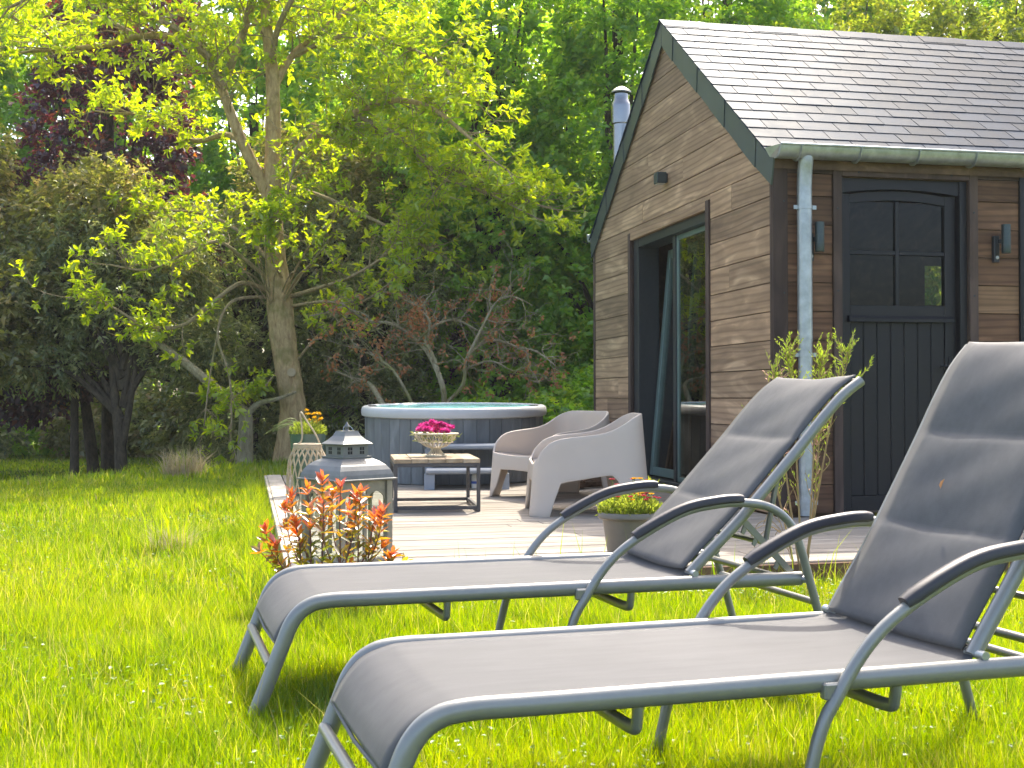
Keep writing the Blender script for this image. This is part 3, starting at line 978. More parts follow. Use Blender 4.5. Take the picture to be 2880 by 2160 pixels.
        for k in range(4):
            q0 = a_ + (b_-a_)*(.16 + .2*k)
            pol += [tuple(q0 + nn*.014), tuple(q0 + dd*.008 + nn*.032), tuple(q0 + dd*.020 + nn*.030), tuple(q0 + dd*.016 + nn*.012)]
        pol += [tuple(b_ + nn*.012), tuple(b_ - nn*.010)]
        rk = MB()
        for k in range(0, 4):
            rk.prism([pol[0+0] if False else tuple(a_ + (b_-a_)*(.16+.2*k) + nn*.009)] + pol[1+4*k:5+4*k], sg*(W2-.045), sg*(W2-.039), lambda p_,q_,w_: (p_, w_, q_))
        rk.prism([tuple(a_ - nn*.010), tuple(b_ - nn*.010), tuple(b_ + nn*.010), tuple(a_ + nn*.010)], sg*(W2-.047), sg*(W2-.037), lambda p_,q_,w_: (p_, w_, q_))
        rk.build('notched_rack', M['metal'], root)
    # cross members
    for u in (.27, .842):
        pth = cat_spline([(u, -W2+.006, .338), (u, -W2+.012, .300), (u, -W2+.035, .282), (u, -.12, .279), (u, .12, .279), (u, W2-.035, .282), (u, W2-.012, .300), (u, W2-.006, .338)], 5)
        MB().tube(pth, .0125, 10, flat=(1.15,.85)).build('crossbar', M['metal'], root, True)
    MB().tube([(-.238, -W2, .148+.03), (-.238, W2, .148+.03)], .0135, 10).build('crossbar', M['metal'], root, True)
    MB().tube([(1.345, -W2, .352), (1.345, W2, .352)], .011, 10).build('crossbar', M['metal'], root, True)
    MB().tube([(1.448, -W2-.02, .275), (1.448, W2+.02, .275)], .011, 10).build('crossbar', M['metal'], root, True)
    # backrest prop: rests in the rack
    q0 = rot_uz((1.36,.695), pv, tilt)
    for sg in (-1, 1):
        MB().tube([(q0[0], sg*(bw-.004), q0[1]), (1.33, sg*(bw-.03), .455)], .009, 8).build('prop', M['metal'], root, True)
    MB().tube([(1.33, -W2+.03, .455), (1.33, W2-.03, .455)], .009, 8).build('prop_bar', M['metal'], root, True)
    return root
def lounger_origin(Px, Py, u0, yaw):
    c, s = math.cos(yaw), math.sin(yaw)
    return (Px - u0*c - W2*s, Py - u0*s + W2*c, 0.0)
y2 = rad(16.6)
make_lounger('grey sling sun lounger by the deck, in front of the red-tipped shrub', lounger_origin(-.446, 3.531, 0.0, y2), y2, rad(-1.0))
y1 = rad(17.3)
L1 = make_lounger('grey sling sun lounger with its backrest set steeper, a dry leaf on it', lounger_origin(-.131, 2.264, -.12, y1)[:2] + (0.0,), y1, rad(12.5), .93)

# ---------------------------------------------------------------- hot tub
TC = Vector((-.565, 12.17, DECK_Z))
tub = empty('hot_tub', tuple(TC + Vector((0,0,.025))), 0)
tub.rotation_euler = (rad(1.6), 0, 0)
tag(tub, 'round hot tub with grey panelled side and pale rim', 'hot tub')
NP = 44; RB = .865
for i in range(NP):
    a = 2*math.pi*(i+.5)/NP
    hwid = RB*math.tan(math.pi/NP) - (.0035 if i % 6 == 0 else .0012)
    Mx = Matrix.Rotation(a, 4, 'Z')
    MB().bbox(RB - .025, RB, -hwid, hwid, .004, .615, .004, Mx).build('side_panel', M['tubwall'], tub)
MB().lathe([(.001,.002),(RB-.03,.002),(RB-.03,.61),(.001,.61)], 44).build('inner_wall', M['black'], tub)
MB().lathe([(RB-.03,.600),(RB+.012,.602),(RB+.032,.612),(RB+.038,.635),(RB+.036,.668),(RB+.026,.692),(RB+.005,.703),(RB-.022,.703),(RB-.036,.697),(RB-.045,.68),(RB-.06,.62),(RB-.10,.56)], 72).build('rim', M['tubrim'], tub, True)
def water_mesh():
    mb = MB(); mb.lathe([(.001,.694),(.2,.694),(.45,.694),(RB-.038,.694)], 64)
    return mb
wo = water_mesh().build('water', M['water'], tub, True)
for a in (-2.75, -.35):
    Mx = Matrix.Rotation(a, 4, 'Z')
    MB().bbox(RB-.075, RB-.012, -.05, .05, .704, .713, .003, Mx).build('vent_cap', M['black'], tub)
# plastic steps
stp = empty('tub_step', (-.40, 10.98, DECK_Z), rad(2))
tag(stp, 'grey plastic two-tread step at the hot tub', 'step')
def tread(y0, y1, z, hw):
    return MB().bbox(-hw, hw, y0, y1, z-.045, z, .014)
tread(-.17, .10, .180, .36).build('lower_tread', M['step'], stp)
tread(.06, .32, .385, .36).build('upper_tread', M['step'], stp)
for sx in (-1, 1):
    mb = MB()
    mb.prism([(-.17,.0),(-.02,.0),(-.045,.135),(-.14,.135)], sx*.35-.02 - (.05 if sx>0 else 0), sx*.35+.02 + (.05 if sx<0 else 0), lambda a,b,w: (w,a,b))
    mb.build('foot', M['step'], stp)
    mb = MB()
    mb.prism([(.10,.0),(.30,.0),(.28,.34),(.12,.34)], sx*.34-.03, sx*.34+.03, lambda a,b,w: (w,a,b))
    mb.build('foot', M['step'], stp)
# white container under the step
bt = empty('plastic_jug', (-.325, 11.02, DECK_Z))
tag(bt, 'white plastic jug with a blue band under the tub step', 'jug')
MB().lathe([(.001,.0),(.034,.0),(.036,.01),(.036,.105),(.028,.122),(.014,.128),(.001,.128)], 18).build('body', M['white'], bt, True)
MB().lathe([(.0365,.04),(.037,.04),(.037,.062),(.0365,.062)], 18).build('band', M['blue'], bt, True)

# ---------------------------------------------------------------- plastic armchairs
def chair_mesh():
    D_, Wd = .735, .345
    pts = []
    # closed plan outline: front-left corner, left side, back, right side, front
    rc, rb = .045, .15
    def arc(cx, cy, r, a0, a1, n):
        return [(cx + r*math.cos(a0 + (a1-a0)*i/n), cy + r*math.sin(a0 + (a1-a0)*i/n)) for i in range(n+1)]
    pi = math.pi
    loop = []
    loop += arc(rc, -Wd+rc, rc, pi, 1.5*pi, 4)
    loop += [(rc + (D_-rb-rc)*i/14, -Wd) for i in range(1, 14)]
    loop += arc(D_-rb, -Wd+rb, rb, 1.5*pi, 2*pi, 8)
    loop += [(D_, -Wd+rb + (2*Wd-2*rb)*i/8) for i in range(1, 8)]
    loop += arc(D_-rb, Wd-rb, rb, 0, .5*pi, 8)
    loop += [(D_-rb - (D_-rb-rc)*i/14, Wd) for i in range(1, 14)]
    loop += arc(rc, Wd-rc, rc, .5*pi, pi, 4)
    loop += [(0, Wd-rc - (2*Wd-2*rc)*i/12) for i in range(1, 12)]
    n = len(loop)
    def interp(x, xs, ys): return float(np.interp(x, xs, ys))
    def smooth_interp(x, xs, ys):
        i = max(0, min(len(xs)-2, int(np.searchsorted(xs, x)-1)))
        t = min(max((x-xs[i])/(xs[i+1]-xs[i]), 0), 1)
        m = lambda k: 0 if k in (0, len(xs)-1) else (ys[k+1]-ys[k-1])/(xs[k+1]-xs[k-1])
        h = xs[i+1]-xs[i]; t2, t3 = t*t, t*t*t
        return (2*t3-3*t2+1)*ys[i] + (t3-2*t2+t)*h*m(i) + (-2*t3+3*t2)*ys[i+1] + (t3-t2)*h*m(i+1)
    top, bot = [], []
    for (x, y) in loop:
        if abs(y) < Wd - rc - 1e-6 and x < .01:     # front apron
            e = abs(y)/(Wd-rc)
            top.append(.352 - .012*(1-e*e)); bot.append(interp(abs(y), [0,.20,.235,.262,.30], [.225,.222,.195,.0,.0]))
        else:
            top.append(smooth_interp(x, [0.0,.03,.08,.15,.25,.40,.50,.58,.66,.72,.74], [.358,.43,.487,.517,.532,.548,.572,.612,.660,.686,.69]))
            if x > D_ - .02: b = interp(abs(y), [0,.14,.18,.21,.40], [.335,.325,.28,.0,.0])
            else: b = interp(x, [0,.105,.118,.135,.165,.40,.50,.535,.555,.57,1], [0,0,.10,.19,.225,.262,.275,.262,.215,.0,0])
            bot.append(b)
    K = 9
    vs, fs = [], []
    cen = Vector((D_*.5, 0))
    for i, (x, y) in enumerate(loop):
        a = Vector(loop[i-1]); b = Vector(loop[(i+1) % n])
        t = (b - a).normalized(); out = Vector((t[1], -t[0]))
        if out.dot(Vector((x, y)) - cen) < 0: out = -out
        for k in range(K+1):
            z = bot[i] + (top[i]-bot[i])*k/K
            fl = .055*(1 - z/.69) - .004
            if x < .01 and abs(y) < Wd - rc - 1e-6: fl = .045*(1 - z/.36)*.6 + .014
            vs.append((x + out[0]*fl, y + out[1]*fl, z))
    for i in range(n):
        j = (i+1) % n
        for k in range(K):
            fs.append((i*(K+1)+k, j*(K+1)+k, j*(K+1)+k+1, i*(K+1)+k+1))
    shell = MB().add(vs, fs)
    seat = MB()
    vs, fs = [], []
    nx, ny = 10, 12
    for i in range(nx+1):
        x = .012 + (D_ - .04)*i/nx
        for k in range(ny+1):
            e = 2*k/ny - 1
            y = e*(Wd - .012)
            z = .345 - .065*min(1, i/nx*1.25) - .012*(1-e*e) - (.006 if i == 0 else 0) + .02*abs(e)**6
            if i >= nx-1:
                y *= .86 if i == nx else .95
            vs.append((x, y, z))
    for i in range(nx):
        for k in range(ny):
            a = i*(ny+1)+k; fs.append((a, a+1, a+ny+2, a+ny+1))
    seat.add(vs, fs)
    return shell, seat
shell_mb, seat_mb = chair_mesh()
shell_me = shell_mb.mesh('shell', M['plastic'], False); seat_me = seat_mb.mesh('seat', M['plastic'], True)
shell_me.polygons.foreach_set('use_smooth', [True]*len(shell_me.polygons))
def make_chair(loc, facing, label):
    root = empty('garden_armchair', loc, facing)
    tag(root, label, 'armchair', 'plastic armchairs on the deck')
    sh = link('shell', shell_me, root)
    m = sh.modifiers.new('s', 'SOLIDIFY'); m.thickness = .019; m.offset = -1; m.use_even_offset = False
    m = sh.modifiers.new('b', 'BEVEL'); m.width = .008; m.segments = 2; m.limit_method = 'ANGLE'; m.angle_limit = rad(50)
    se = link('seat', seat_me, root)
    m = se.modifiers.new('s', 'SOLIDIFY'); m.thickness = .02; m.offset = -1
    return root
def chair_at(fx, fy, ang, label):
    """near front leg foot at (fx, fy); ang = direction from front to back"""
    c, s = math.cos(ang), math.sin(ang)
    lx, ly = -.03, -.37
    make_chair((fx - (lx*c - ly*s), fy - (lx*s + ly*c), DECK_Z), ang, label)
chair_at(.135, 8.33, rad(2), 'taupe plastic armchair turned side-on, before the glass door')
fa = rad(33)
chair_at(-.17 + .70*math.sin(fa), 10.12 - .70*math.cos(fa), fa, 'taupe plastic armchair standing by the hot tub step')

# ---------------------------------------------------------------- coffee table and bowl
tb_ = empty('coffee_table', (-.575, 9.10, DECK_Z), rad(7.5))
tag(tb_, 'low table with plank top and black steel frame on the deck', 'table')
hx, hy, ht = .29, .385, .372
for i in range(5):
    a = -hx - .012 + (2*hx + .024)*i/5; b = a + (2*hx + .024)/5
    MB().bbox(a + .001, b - .001, -hy - .012, hy + .012, ht - .030 + random.uniform(-.001,.001), ht + random.uniform(-.001,.001), .003).build('top_board', M['tabletop'], tb_)
for sx in (-1, 1):
    for sy in (-1, 1):
        MB().bbox(sx*hx-.0125, sx*hx+.0125, sy*hy-.0125, sy*hy+.0125, .001, ht-.031, .002).build('leg', M['ironwork'], tb_)
for z in (.028, ht-.044):
    fm = MB()
    for sx in (-1, 1): fm.bbox(sx*hx-.012, sx*hx+.012, -hy+.013, hy-.013, z-.012, z+.012, .002)
    for sy in (-1, 1): fm.bbox(-hx+.013, hx-.013, sy*hy-.012, sy*hy+.012, z-.012, z+.012, .002)
    fm.build('frame_rail', M['ironwork'], tb_)
BC = Vector((-.555, 9.05, DECK_Z + ht + .001))
bw_ = empty('wire_bowl', tuple(BC)); tag(bw_, 'cream wire pedestal bowl on the low table', 'bowl')
def ring(r, z, th, n=28): return MB().tube([(r*math.cos(2*math.pi*i/n), r*math.sin(2*math.pi*i/n), z) for i in range(n+1)], th, 6, False)
for (r, z, th, nm) in ((.163,.166,.006,'rim'),(.075,.006,.006,'foot_ring'),(.032,.062,.007,'neck_ring'),(.125,.105,.004,'ring')):
    ring(r, z, th).build(nm, M['cream'], bw_, True)
NW = 20
for i in range(NW):
    a = 2*math.pi*i/NW
    mb = MB()
    for tw in (.34, -.34):
        pth = cat_spline([(.032,.062),(.075,.075),(.118,.105),(.145,.14),(.162,.165)], 4)
        m_ = len(pth)
        mb.tube([(p[0]*math.cos(a + tw*k/(m_-1)), p[0]*math.sin(a + tw*k/(m_-1)), p[1]) for k, p in enumerate(pth)], .0026, 5, False)
    pth = cat_spline([(.032,.062),(.040,.040),(.058,.020),(.075,.006)], 3)
    mb.tube([(p[0]*math.cos(a), p[0]*math.sin(a), p[1]) for p in pth], .0026, 5, False)
    mb.build('wire', M['cream'], bw_, True)
LM = {}
LM['pink'] = leafmat('pink_petal', [(0,(.55,.01,.19)),(.6,(.75,.03,.30)),(1,(.80,.25,.50))], [(0,(.7,.02,.25)),(1,(.85,.12,.45))], .4, .04)
LM['bowl_leaf'] = leafmat('pale_leaf', [(0,(.20,.24,.07)),(1,(.42,.40,.22))], [(0,(.3,.36,.06)),(1,(.45,.45,.15))], .4, .04)
fl_ = empty('pink_flowers', tuple(BC + Vector((0,0,.13)))); tag(fl_, 'bunch of bright pink blossoms filling the wire bowl', 'flowers')
for i in range(19):
    a = random.uniform(0, 6.28); r = .125*math.sqrt(random.random())
    c = np.array([r*math.cos(a), r*math.sin(a), .045 + .055*(1-(r/.13)**2) + random.uniform(-.01,.012)])
    n = 46
    d = rdir(n); d[:,2] = np.abs(d[:,2])*.8 + .1
    me = leaf_mesh('blossom', np.repeat(c[None], n, 0) + d*.006, d, rdir(n), RNG.uniform(.026,.04,n), RNG.uniform(.018,.028,n), LM['pink'], RNG.random(n), 'leaf', .3, .3)
    link('blossom', me, fl_)
n = 130
a = RNG.uniform(0, 6.28, n); r = RNG.uniform(.06,.16,n)
p = np.stack([r*np.cos(a), r*np.sin(a), RNG.uniform(-.03,.045,n)],1)
d = np.stack([np.cos(a), np.sin(a), RNG.uniform(-.2,.7,n)],1)
link('leaves', leaf_mesh('leaves', p, d, rdir(n), RNG.uniform(.03,.05,n), RNG.uniform(.014,.02,n), LM['bowl_leaf'], RNG.random(n), 'leaf'), fl_)

# ---------------------------------------------------------------- metal lantern
LP = (-.812, 6.12, DECK_Z + .004)
ln = empty('metal_lantern', LP, rad(44)); tag(ln, 'large square grey metal lantern with domed roof behind red-tipped shrub', 'lantern')
S = .142
for sx in (-1, 1):
    for sy in (-1, 1):
        MB().bbox(sx*S-.017, sx*S+.017, sy*S-.017, sy*S+.017, .001, .395, .002).build('corner_post', M['lantern_frame'], ln)
MB().bbox(-S-.022, S+.022, -S-.022, S+.022, .0, .022, .003).build('base', M['lantern_frame'], ln)
for k in range(4):
    Mx = Matrix.Rotation(k*math.pi/2, 4, 'Z')
    mb = MB()
    y = -S
    mb.bbox(-.010, .010, y-.007, y+.007, .0225, .33, .002, Mx)
    mb.box(-S+.0175, S-.0175, y-.005, y+.005, .345, .394, Mx)
    for (a, b) in ((-S+.0175, -.010), (.010, S-.0175)):
        w = b - a; n_ = 10; zc, r_ = .285, w/2
        for i in range(n_):
            x0, x1 = a + w*i/n_, a + w*(i+1)/n_
            z0 = zc + math.sqrt(max(r_*r_ - (x0-(a+b)/2)**2, 0)); z1 = zc + math.sqrt(max(r_*r_ - (x1-(a+b)/2)**2, 0))
            mb.prism([(x0, z0), (x1, z1), (x1, .3449), (x0, .3449)], y-.005, y+.005, lambda p_,q_,w_: Mx @ Vector((p_, w_, q_)))
    mb.build('side_frame', M['lantern_frame'], ln)
    MB().box(-S+.017, S-.017, y+.006, y+.009, .023, .393, Mx).build('pane', M['clearglass'], ln)
def sq_loft(mb, prof):
    vs, fs = [], []
    for (h, z) in prof: vs += [(-h,-h,z),(h,-h,z),(h,h,z),(-h,h,z)]
    for i in range(len(prof)-1):
        for k in range(4): fs.append((i*4+k, i*4+(k+1)%4, (i+1)*4+(k+1)%4, (i+1)*4+k))
    fs += [(3,2,1,0), tuple(len(vs)-4+k for k in range(4))]
    return mb.add(vs, fs)
sq_loft(MB(), [(.172,.396),(.176,.399),(.176,.404),(.164,.407),(.161,.424),(.152,.446),(.137,.467),(.115,.486),(.092,.498),(.085,.502),(.088,.504),(.088,.511),(.078,.512)]).build('roof', M['lantern'], ln)
nk = sq_loft(MB(), [(.074,.511),(.074,.566)]).build('neck', M['lantern'], ln)
for k in range(4):
    Mx = Matrix.Rotation(k*math.pi/2, 4, 'Z')
    for cx in (-.036, .036):
        for dx in (-.0075, .0075):
            for dz in (-.0095, .0095):
                MB().box(cx+dx-.0055, cx+dx+.0055, -.0752, -.0735, .539+dz-.0075, .539+dz+.0075, Mx).build('vent_dark_plate', M['black'], nk)  # black plates on the neck, colour stands in for the dark of openings
sq_loft(MB(), [(.089,.567),(.091,.569),(.091,.572),(.070,.588),(.050,.610),(.041,.628),(.040,.634)]).build('upper_roof', M['lantern'], ln)
MB().lathe([(.001,.634),(.013,.635),(.008,.642),(.012,.650),(.014,.656),(.008,.668),(.001,.680)], 14).build('finial', M['lantern'], ln, True)
MB().tube([(.03*math.cos(a)+.01, .045*math.sin(a)*.3, .632 + .03*math.sin(a)) for a in np.linspace(0, math.pi, 12)], .002, 5).build('carry_ring', M['zinc'], ln, True)
MB().lathe([(.001,.0225),(.036,.0225),(.036,.17),(.030,.174),(.001,.172)], 18).build('candle', M['candle'], ln, True)

# ---------------------------------------------------------------- willow lantern
wc = Vector((-1.315, 8.0, DECK_Z + .004))
wi = empty('willow_lantern', tuple(wc)); tag(wi, 'tall woven willow lantern with a rope handle', 'lantern')
prof = cat_spline([(.118,.0),(.128,.10),(.130,.22),(.126,.34),(.112,.42),(.090,.465),(.085,.487)], 4)
for i in range(18):
    for sg in (1, -1):
        a = 2*math.pi*i/18
        m_ = len(prof)
        MB().tube([((p[0] + .002*sg)*math.cos(a + sg*1.35*k/(m_-1)), (p[0] + .002*sg)*math.sin(a + sg*1.35*k/(m_-1)), p[1]) for k, p in enumerate(prof)], .0042, 5, False).build('willow_strip', M['willow'], wi, True)
for (r, z) in ((.120,.006),(.087,.478),(.087,.488),(.087,.498)):
    ring(r, z, .0065, 30).build('hoop', M['willow'], wi, True)
MB().lathe([(.001,.01),(.095,.01),(.095,.36),(.092,.36),(.092,.014),(.001,.014)], 24).build('glass_cylinder', M['clearglass'], wi, True)
MB().lathe([(.001,.015),(.04,.015),(.04,.13),(.001,.13)], 16).build('candle', M['white'], wi, True)
MB().tube(cat_spline([(.088,0,.478),(.055,-.01,.56),(-.005,-.02,.655),(-.033,-.02,.700),(-.045,-.01,.69),(-.035,.0,.60),(-.04,.0,.52),(-.088,0,.488)], 5), .006, 7).build('handle', M['willow'], wi, True)

# ---------------------------------------------------------------- pots
LM['marigold'] = leafmat('marigold', [(0,(.72,.36,.01)),(1,(.80,.50,.02))], [(0,(.85,.45,.01)),(1,(.9,.6,.02))], .4, .02)
LM['potgreen'] = leafmat('pot_green', [(0,(.11,.18,.02)),(.6,(.22,.30,.03)),(1,(.38,.40,.06))], [(0,(.28,.40,.02)),(1,(.5,.55,.06))], .5, .04)
LM['redflower'] = leafmat('red_petal', [(0,(.28,.01,.02)),(1,(.55,.02,.05))], [(0,(.4,.01,.03)),(1,(.6,.05,.06))], .35, .03)
gp = empty('flower_pot', (-1.69, 10.3, DECK_Z + .004)); tag(gp, 'green glazed pot of yellow flowers behind the willow lantern', 'flower pot')
MB().lathe([(.001,.0),(.105,.0),(.110,.02),(.148,.49),(.152,.50),(.144,.502),(.138,.47),(.001,.47)], 32).build('pot', M['greenpot'], gp, True)
MB().lathe([(.001,.478),(.136,.474)], 20).build('soil', M['soil'], gp)
n = 520
a = RNG.uniform(0,6.28,n); r = .13*np.sqrt(RNG.random(n)); z = .47 + RNG.random(n)*.13*(1 - (r/.19)**2)
p = np.stack([r*np.cos(a), r*np.sin(a), z],1); d = np.stack([np.cos(a)*.6, np.sin(a)*.6, RNG.uniform(.2,1.2,n)],1)
link('foliage', leaf_mesh('foliage', p, d, rdir(n), RNG.uniform(.03,.06,n), RNG.uniform(.008,.014,n), LM['potgreen'], RNG.random(n), 'leaf'), gp)
sp = MB()
for k in range(7):
    a = random.uniform(2.4, 4.2); e = Vector((math.cos(a)*random.uniform(.25,.42), math.sin(a)*.2, .47 + random.uniform(.02,.14)))
    sp.tube(cat_spline([(0,0,.48), tuple(e*.5 + Vector((0,0,.33))), tuple(e)], 4), .003, 4, False)
sp.build('trailing_stem', M['greenstem'], gp)
for k in range(17):
    a = random.uniform(0,6.28); r = .09*math.sqrt(random.random())
    c = np.array([.03 + r*math.cos(a), r*math.sin(a), .585 + random.uniform(0,.11)])
    n = 16; d = rdir(n); d[:,2] = np.abs(d[:,2])*.6 + .1
    link('blossom', leaf_mesh('blossom', np.repeat(c[None],n,0), d, rdir(n), np.full(n,.022), np.full(n,.013), LM['marigold'], RNG.random(n), 'leaf'), gp)
    MB().tube([(c[0]*.6, c[1]*.6, .48), tuple(c)], .002, 4, False).build('stalk', M['greenstem'], gp)
tp = empty('flower_pot', (.582, 6.16, DECK_Z + .004)); tag(tp, 'taupe plastic pot of small dark red flowers at the deck edge', 'flower pot')
MB().lathe([(.001,.0),(.105,.0),(.110,.008),(.136,.192),(.138,.196),(.152,.198),(.160,.206),(.161,.222),(.156,.230),(.146,.231),(.141,.215),(.001,.20)], 40).build('pot', M['taupe'], tp, True)
n = 2600
a = RNG.uniform(0,6.28,n); r = .150*np.sqrt(RNG.random(n)); z = .215 + RNG.random(n)*.095*(1 - (r/.20)**2)
p = np.stack([r*np.cos(a), r*np.sin(a), z],1); d = np.stack([np.cos(a)*.5, np.sin(a)*.5, RNG.uniform(.2,1.3,n)],1) + rdir(n)*.4
link('foliage', leaf_mesh('foliage', p, d, rdir(n), RNG.uniform(.018,.034,n), RNG.uniform(.006,.011,n), LM['potgreen'], RNG.random(n)**.6, 'leaf'), tp)
for k in range(44):
    a = random.uniform(0,6.28); r = .145*math.sqrt(random.random()); hi = k < 9
    c = np.array([r*math.cos(a), r*math.sin(a), .305 - .7*r*r + (random.uniform(.05,.09) if hi else random.uniform(-.005,.025))])
    n = 9; ang = np.arange(n)/n*6.283
    d = np.stack([np.cos(ang), np.sin(ang)*.9 - .3, np.full(n,.45)],1)
    link('blossom', leaf_mesh('blossom', np.repeat(c[None],n,0), d, np.repeat([[0,-.3,1.]],n,0), np.full(n,.017), np.full(n,.012), LM['marigold' if k % 4 == 3 else 'redflower'], RNG.random(n), 'leaf'), tp)
    MB().tube([(c[0]*.8, c[1]*.8, .22), tuple(c)], .0018, 4, False).build('stalk', M['greenstem'], tp)
n = 26; c = np.array([.10, .02, .33]); d = rdir(n); d[:,2] = np.abs(d[:,2]) + .5
link('leaf_tuft', leaf_mesh('leaf_tuft', np.repeat(c[None],n,0), d, rdir(n), RNG.uniform(.06,.085,n), np.full(n,.011), LM['potgreen'], np.full(n,.9), 'leaf'), tp)
MB().tube([(.07,.01,.22), tuple(c)], .004, 5, False).build('stalk', M['greenstem'], tp)

# ---------------------------------------------------------------- odds and ends by the gable wall
rk = empty('slatted_rack', tuple(cab(-.26, 3.75, DECK_Z + .004)), CA); tag(rk, 'brown slatted wooden rack against the gable wall', 'rack')
for i in range(11):
    y = -.42 + i*.084
    MB().bbox(-.018, .0, y - .024, y + .024, .0, .545, .003).build('slat', M['rack'], rk)
MB().bbox(-.022, .19, -.46, .46, .546, .572, .003).build('top_rail', M['rack'], rk)
MB().bbox(.002, .18, -.45, .45, .05, .075, .003).build('shelf', M['rack'], rk)
for y in (-.44, .44): MB().bbox(.15, .18, y-.02, y+.02, .0, .545, .003).build('leg', M['rack'], rk)
for i, (x, y, z, a) in enumerate(((.72,10.98,.0,.5),(.80,11.10,.0,1.1),(.64,11.12,.0,-.2),(.74,11.05,.076,.8),(.60,10.93,.0,1.6))):
    lg = MB().tube(cat_spline([(-.13,0,.04),(-.04,.004,.042),(.05,-.004,.04),(.13,0,.038)],2), [.036,.040,.041,.040,.038,.037,.034][:7], 9)
    o = lg.build('split_log', M['log'], None, False, (x, y, DECK_Z + z + .006), (0,0,a))
    tag(o, 'rough bark-covered log in the small heap behind the armchair', 'log', 'logs heaped by the cabin wall')
bl = empty('toy_ball', (.905, 10.95, DECK_Z)); tag(bl, 'small green ball on a red dish under the armchair', 'ball')
MB().sphere((0,0,.092), .048, 16).build('ball', M['ball'], bl, True)
MB().lathe([(.001,.004),(.05,.004),(.066,.034),(.062,.036),(.045,.012),(.001,.012)], 20).build('dish', M['red'], bl, True)
# ---------------------------------------------------------------- garden shrubs close by
LM['photinia'] = leafmat('red_tip_leaf', [(0,(.05,.09,.02)),(.35,(.13,.15,.03)),(.6,(.34,.13,.03)),(.85,(.48,.10,.05)),(1,(.45,.10,.09))],
                         [(0,(.16,.26,.03)),(.35,(.50,.42,.03)),(.6,(.85,.32,.02)),(.85,(.90,.20,.03)),(1,(.75,.12,.08))], .55, .10, .25)
ph = empty('red_tip_shrub', (-.765, 5.24, float(ground_h(-.765, 5.24)))); tag(ph, 'shrub with orange-red young leaves in front of the metal lantern', 'shrub')
stems = MB(); pp, dd_, uu, ll, ww, rr_ = [], [], [], [], [], []
def whorl(c, axis, n, L, spread, r0, r1):
    spread0 = spread
    a0 = random.uniform(0,6.28)
    ax = Vector(axis).normalized(); e1 = ax.orthogonal().normalized(); e2 = ax.cross(e1)
    for i in range(n):
        a = a0 + i*2.4 + random.uniform(-.4,.4); spread = spread0*random.uniform(.6,1.4)
        d = ax*math.cos(spread) + (e1*math.cos(a) + e2*math.sin(a))*math.sin(spread)
        pp.append(tuple(c)); dd_.append(tuple(d)); uu.append(tuple(ax + Vector((random.uniform(-.3,.3),random.uniform(-.3,.3),.1))))
        l = L*random.uniform(.75,1.2); ll.append(l); ww.append(l*random.uniform(.34,.44)); rr_.append(random.uniform(r0, r1))
for k in range(17):
    fx = (k + .5)/17
    x0 = random.uniform(-.10,.12); x1 = -.26 + .54*fx + random.uniform(-.02,.02)
    h = random.uniform(.40,.60)*(1 - .45*max(0, fx-.82)/.18)*(1.0 if fx > .12 else .8)
    if k == 16: x1, h = .26, .27
    y1 = random.uniform(-.12,.12)
    pth = cat_spline([(x0,0,0),(x0*.5+x1*.5, y1*.4, h*.42),(x1*.9, y1*.8, h*.75),(x1, y1, h)], 5)
    stems.tube(pth, [.0045*(1 - .6*i/(len(pth)-1)) for i in range(len(pth))], 5, False)
    m_ = len(pth)
    for i in range(5, m_):
        f = i/(m_-1)
        tdir = (pth[min(i+1,m_-1)] - pth[i-1]).normalized()
        if i == m_-1:
            whorl(pth[i], tdir, random.randint(3,5), .056, random.uniform(.25,.6), .7, 1.0); whorl(pth[i], tdir, 2, .05, random.uniform(.6,1.1), .5, .95)
        elif i % 2 == 0 or random.random() < .6:
            whorl(pth[i], tdir, 3 if f < .6 else 4, .058, random.uniform(.8,1.15), max(0, f*1.05 - .5), min(1, f*1.1 - .05))
for k in range(15):
    fx = random.random(); x1 = -.26 + .53*fx; h = random.uniform(.14,.46)*(1 - .3*abs(2*fx-1)); y1 = random.uniform(-.14,.12)
    p0 = Vector((x1*.75, y1*.7, h*.72)); p1 = Vector((x1, y1, h)) + Vector((random.uniform(-.05,.05), random.uniform(-.04,.04), random.uniform(0,.04)))
    stems.tube([tuple(p0), tuple(p0.lerp(p1,.5)+Vector((0,0,-.008))), tuple(p1)], .002, 4, False)
    whorl(p1, p1 - p0 + Vector((0,0,.05)), random.randint(3,5), .056, random.uniform(.4,.8), min(.95, h*1.6), min(1, h*1.6 + .35))
stems.build('stems', M['stem'], ph)
link('leaves', leaf_mesh('leaves', np.array(pp), np.array(dd_), np.array(uu), ll, ww, LM['photinia'], rr_, 'leaf', .18, .10), ph)

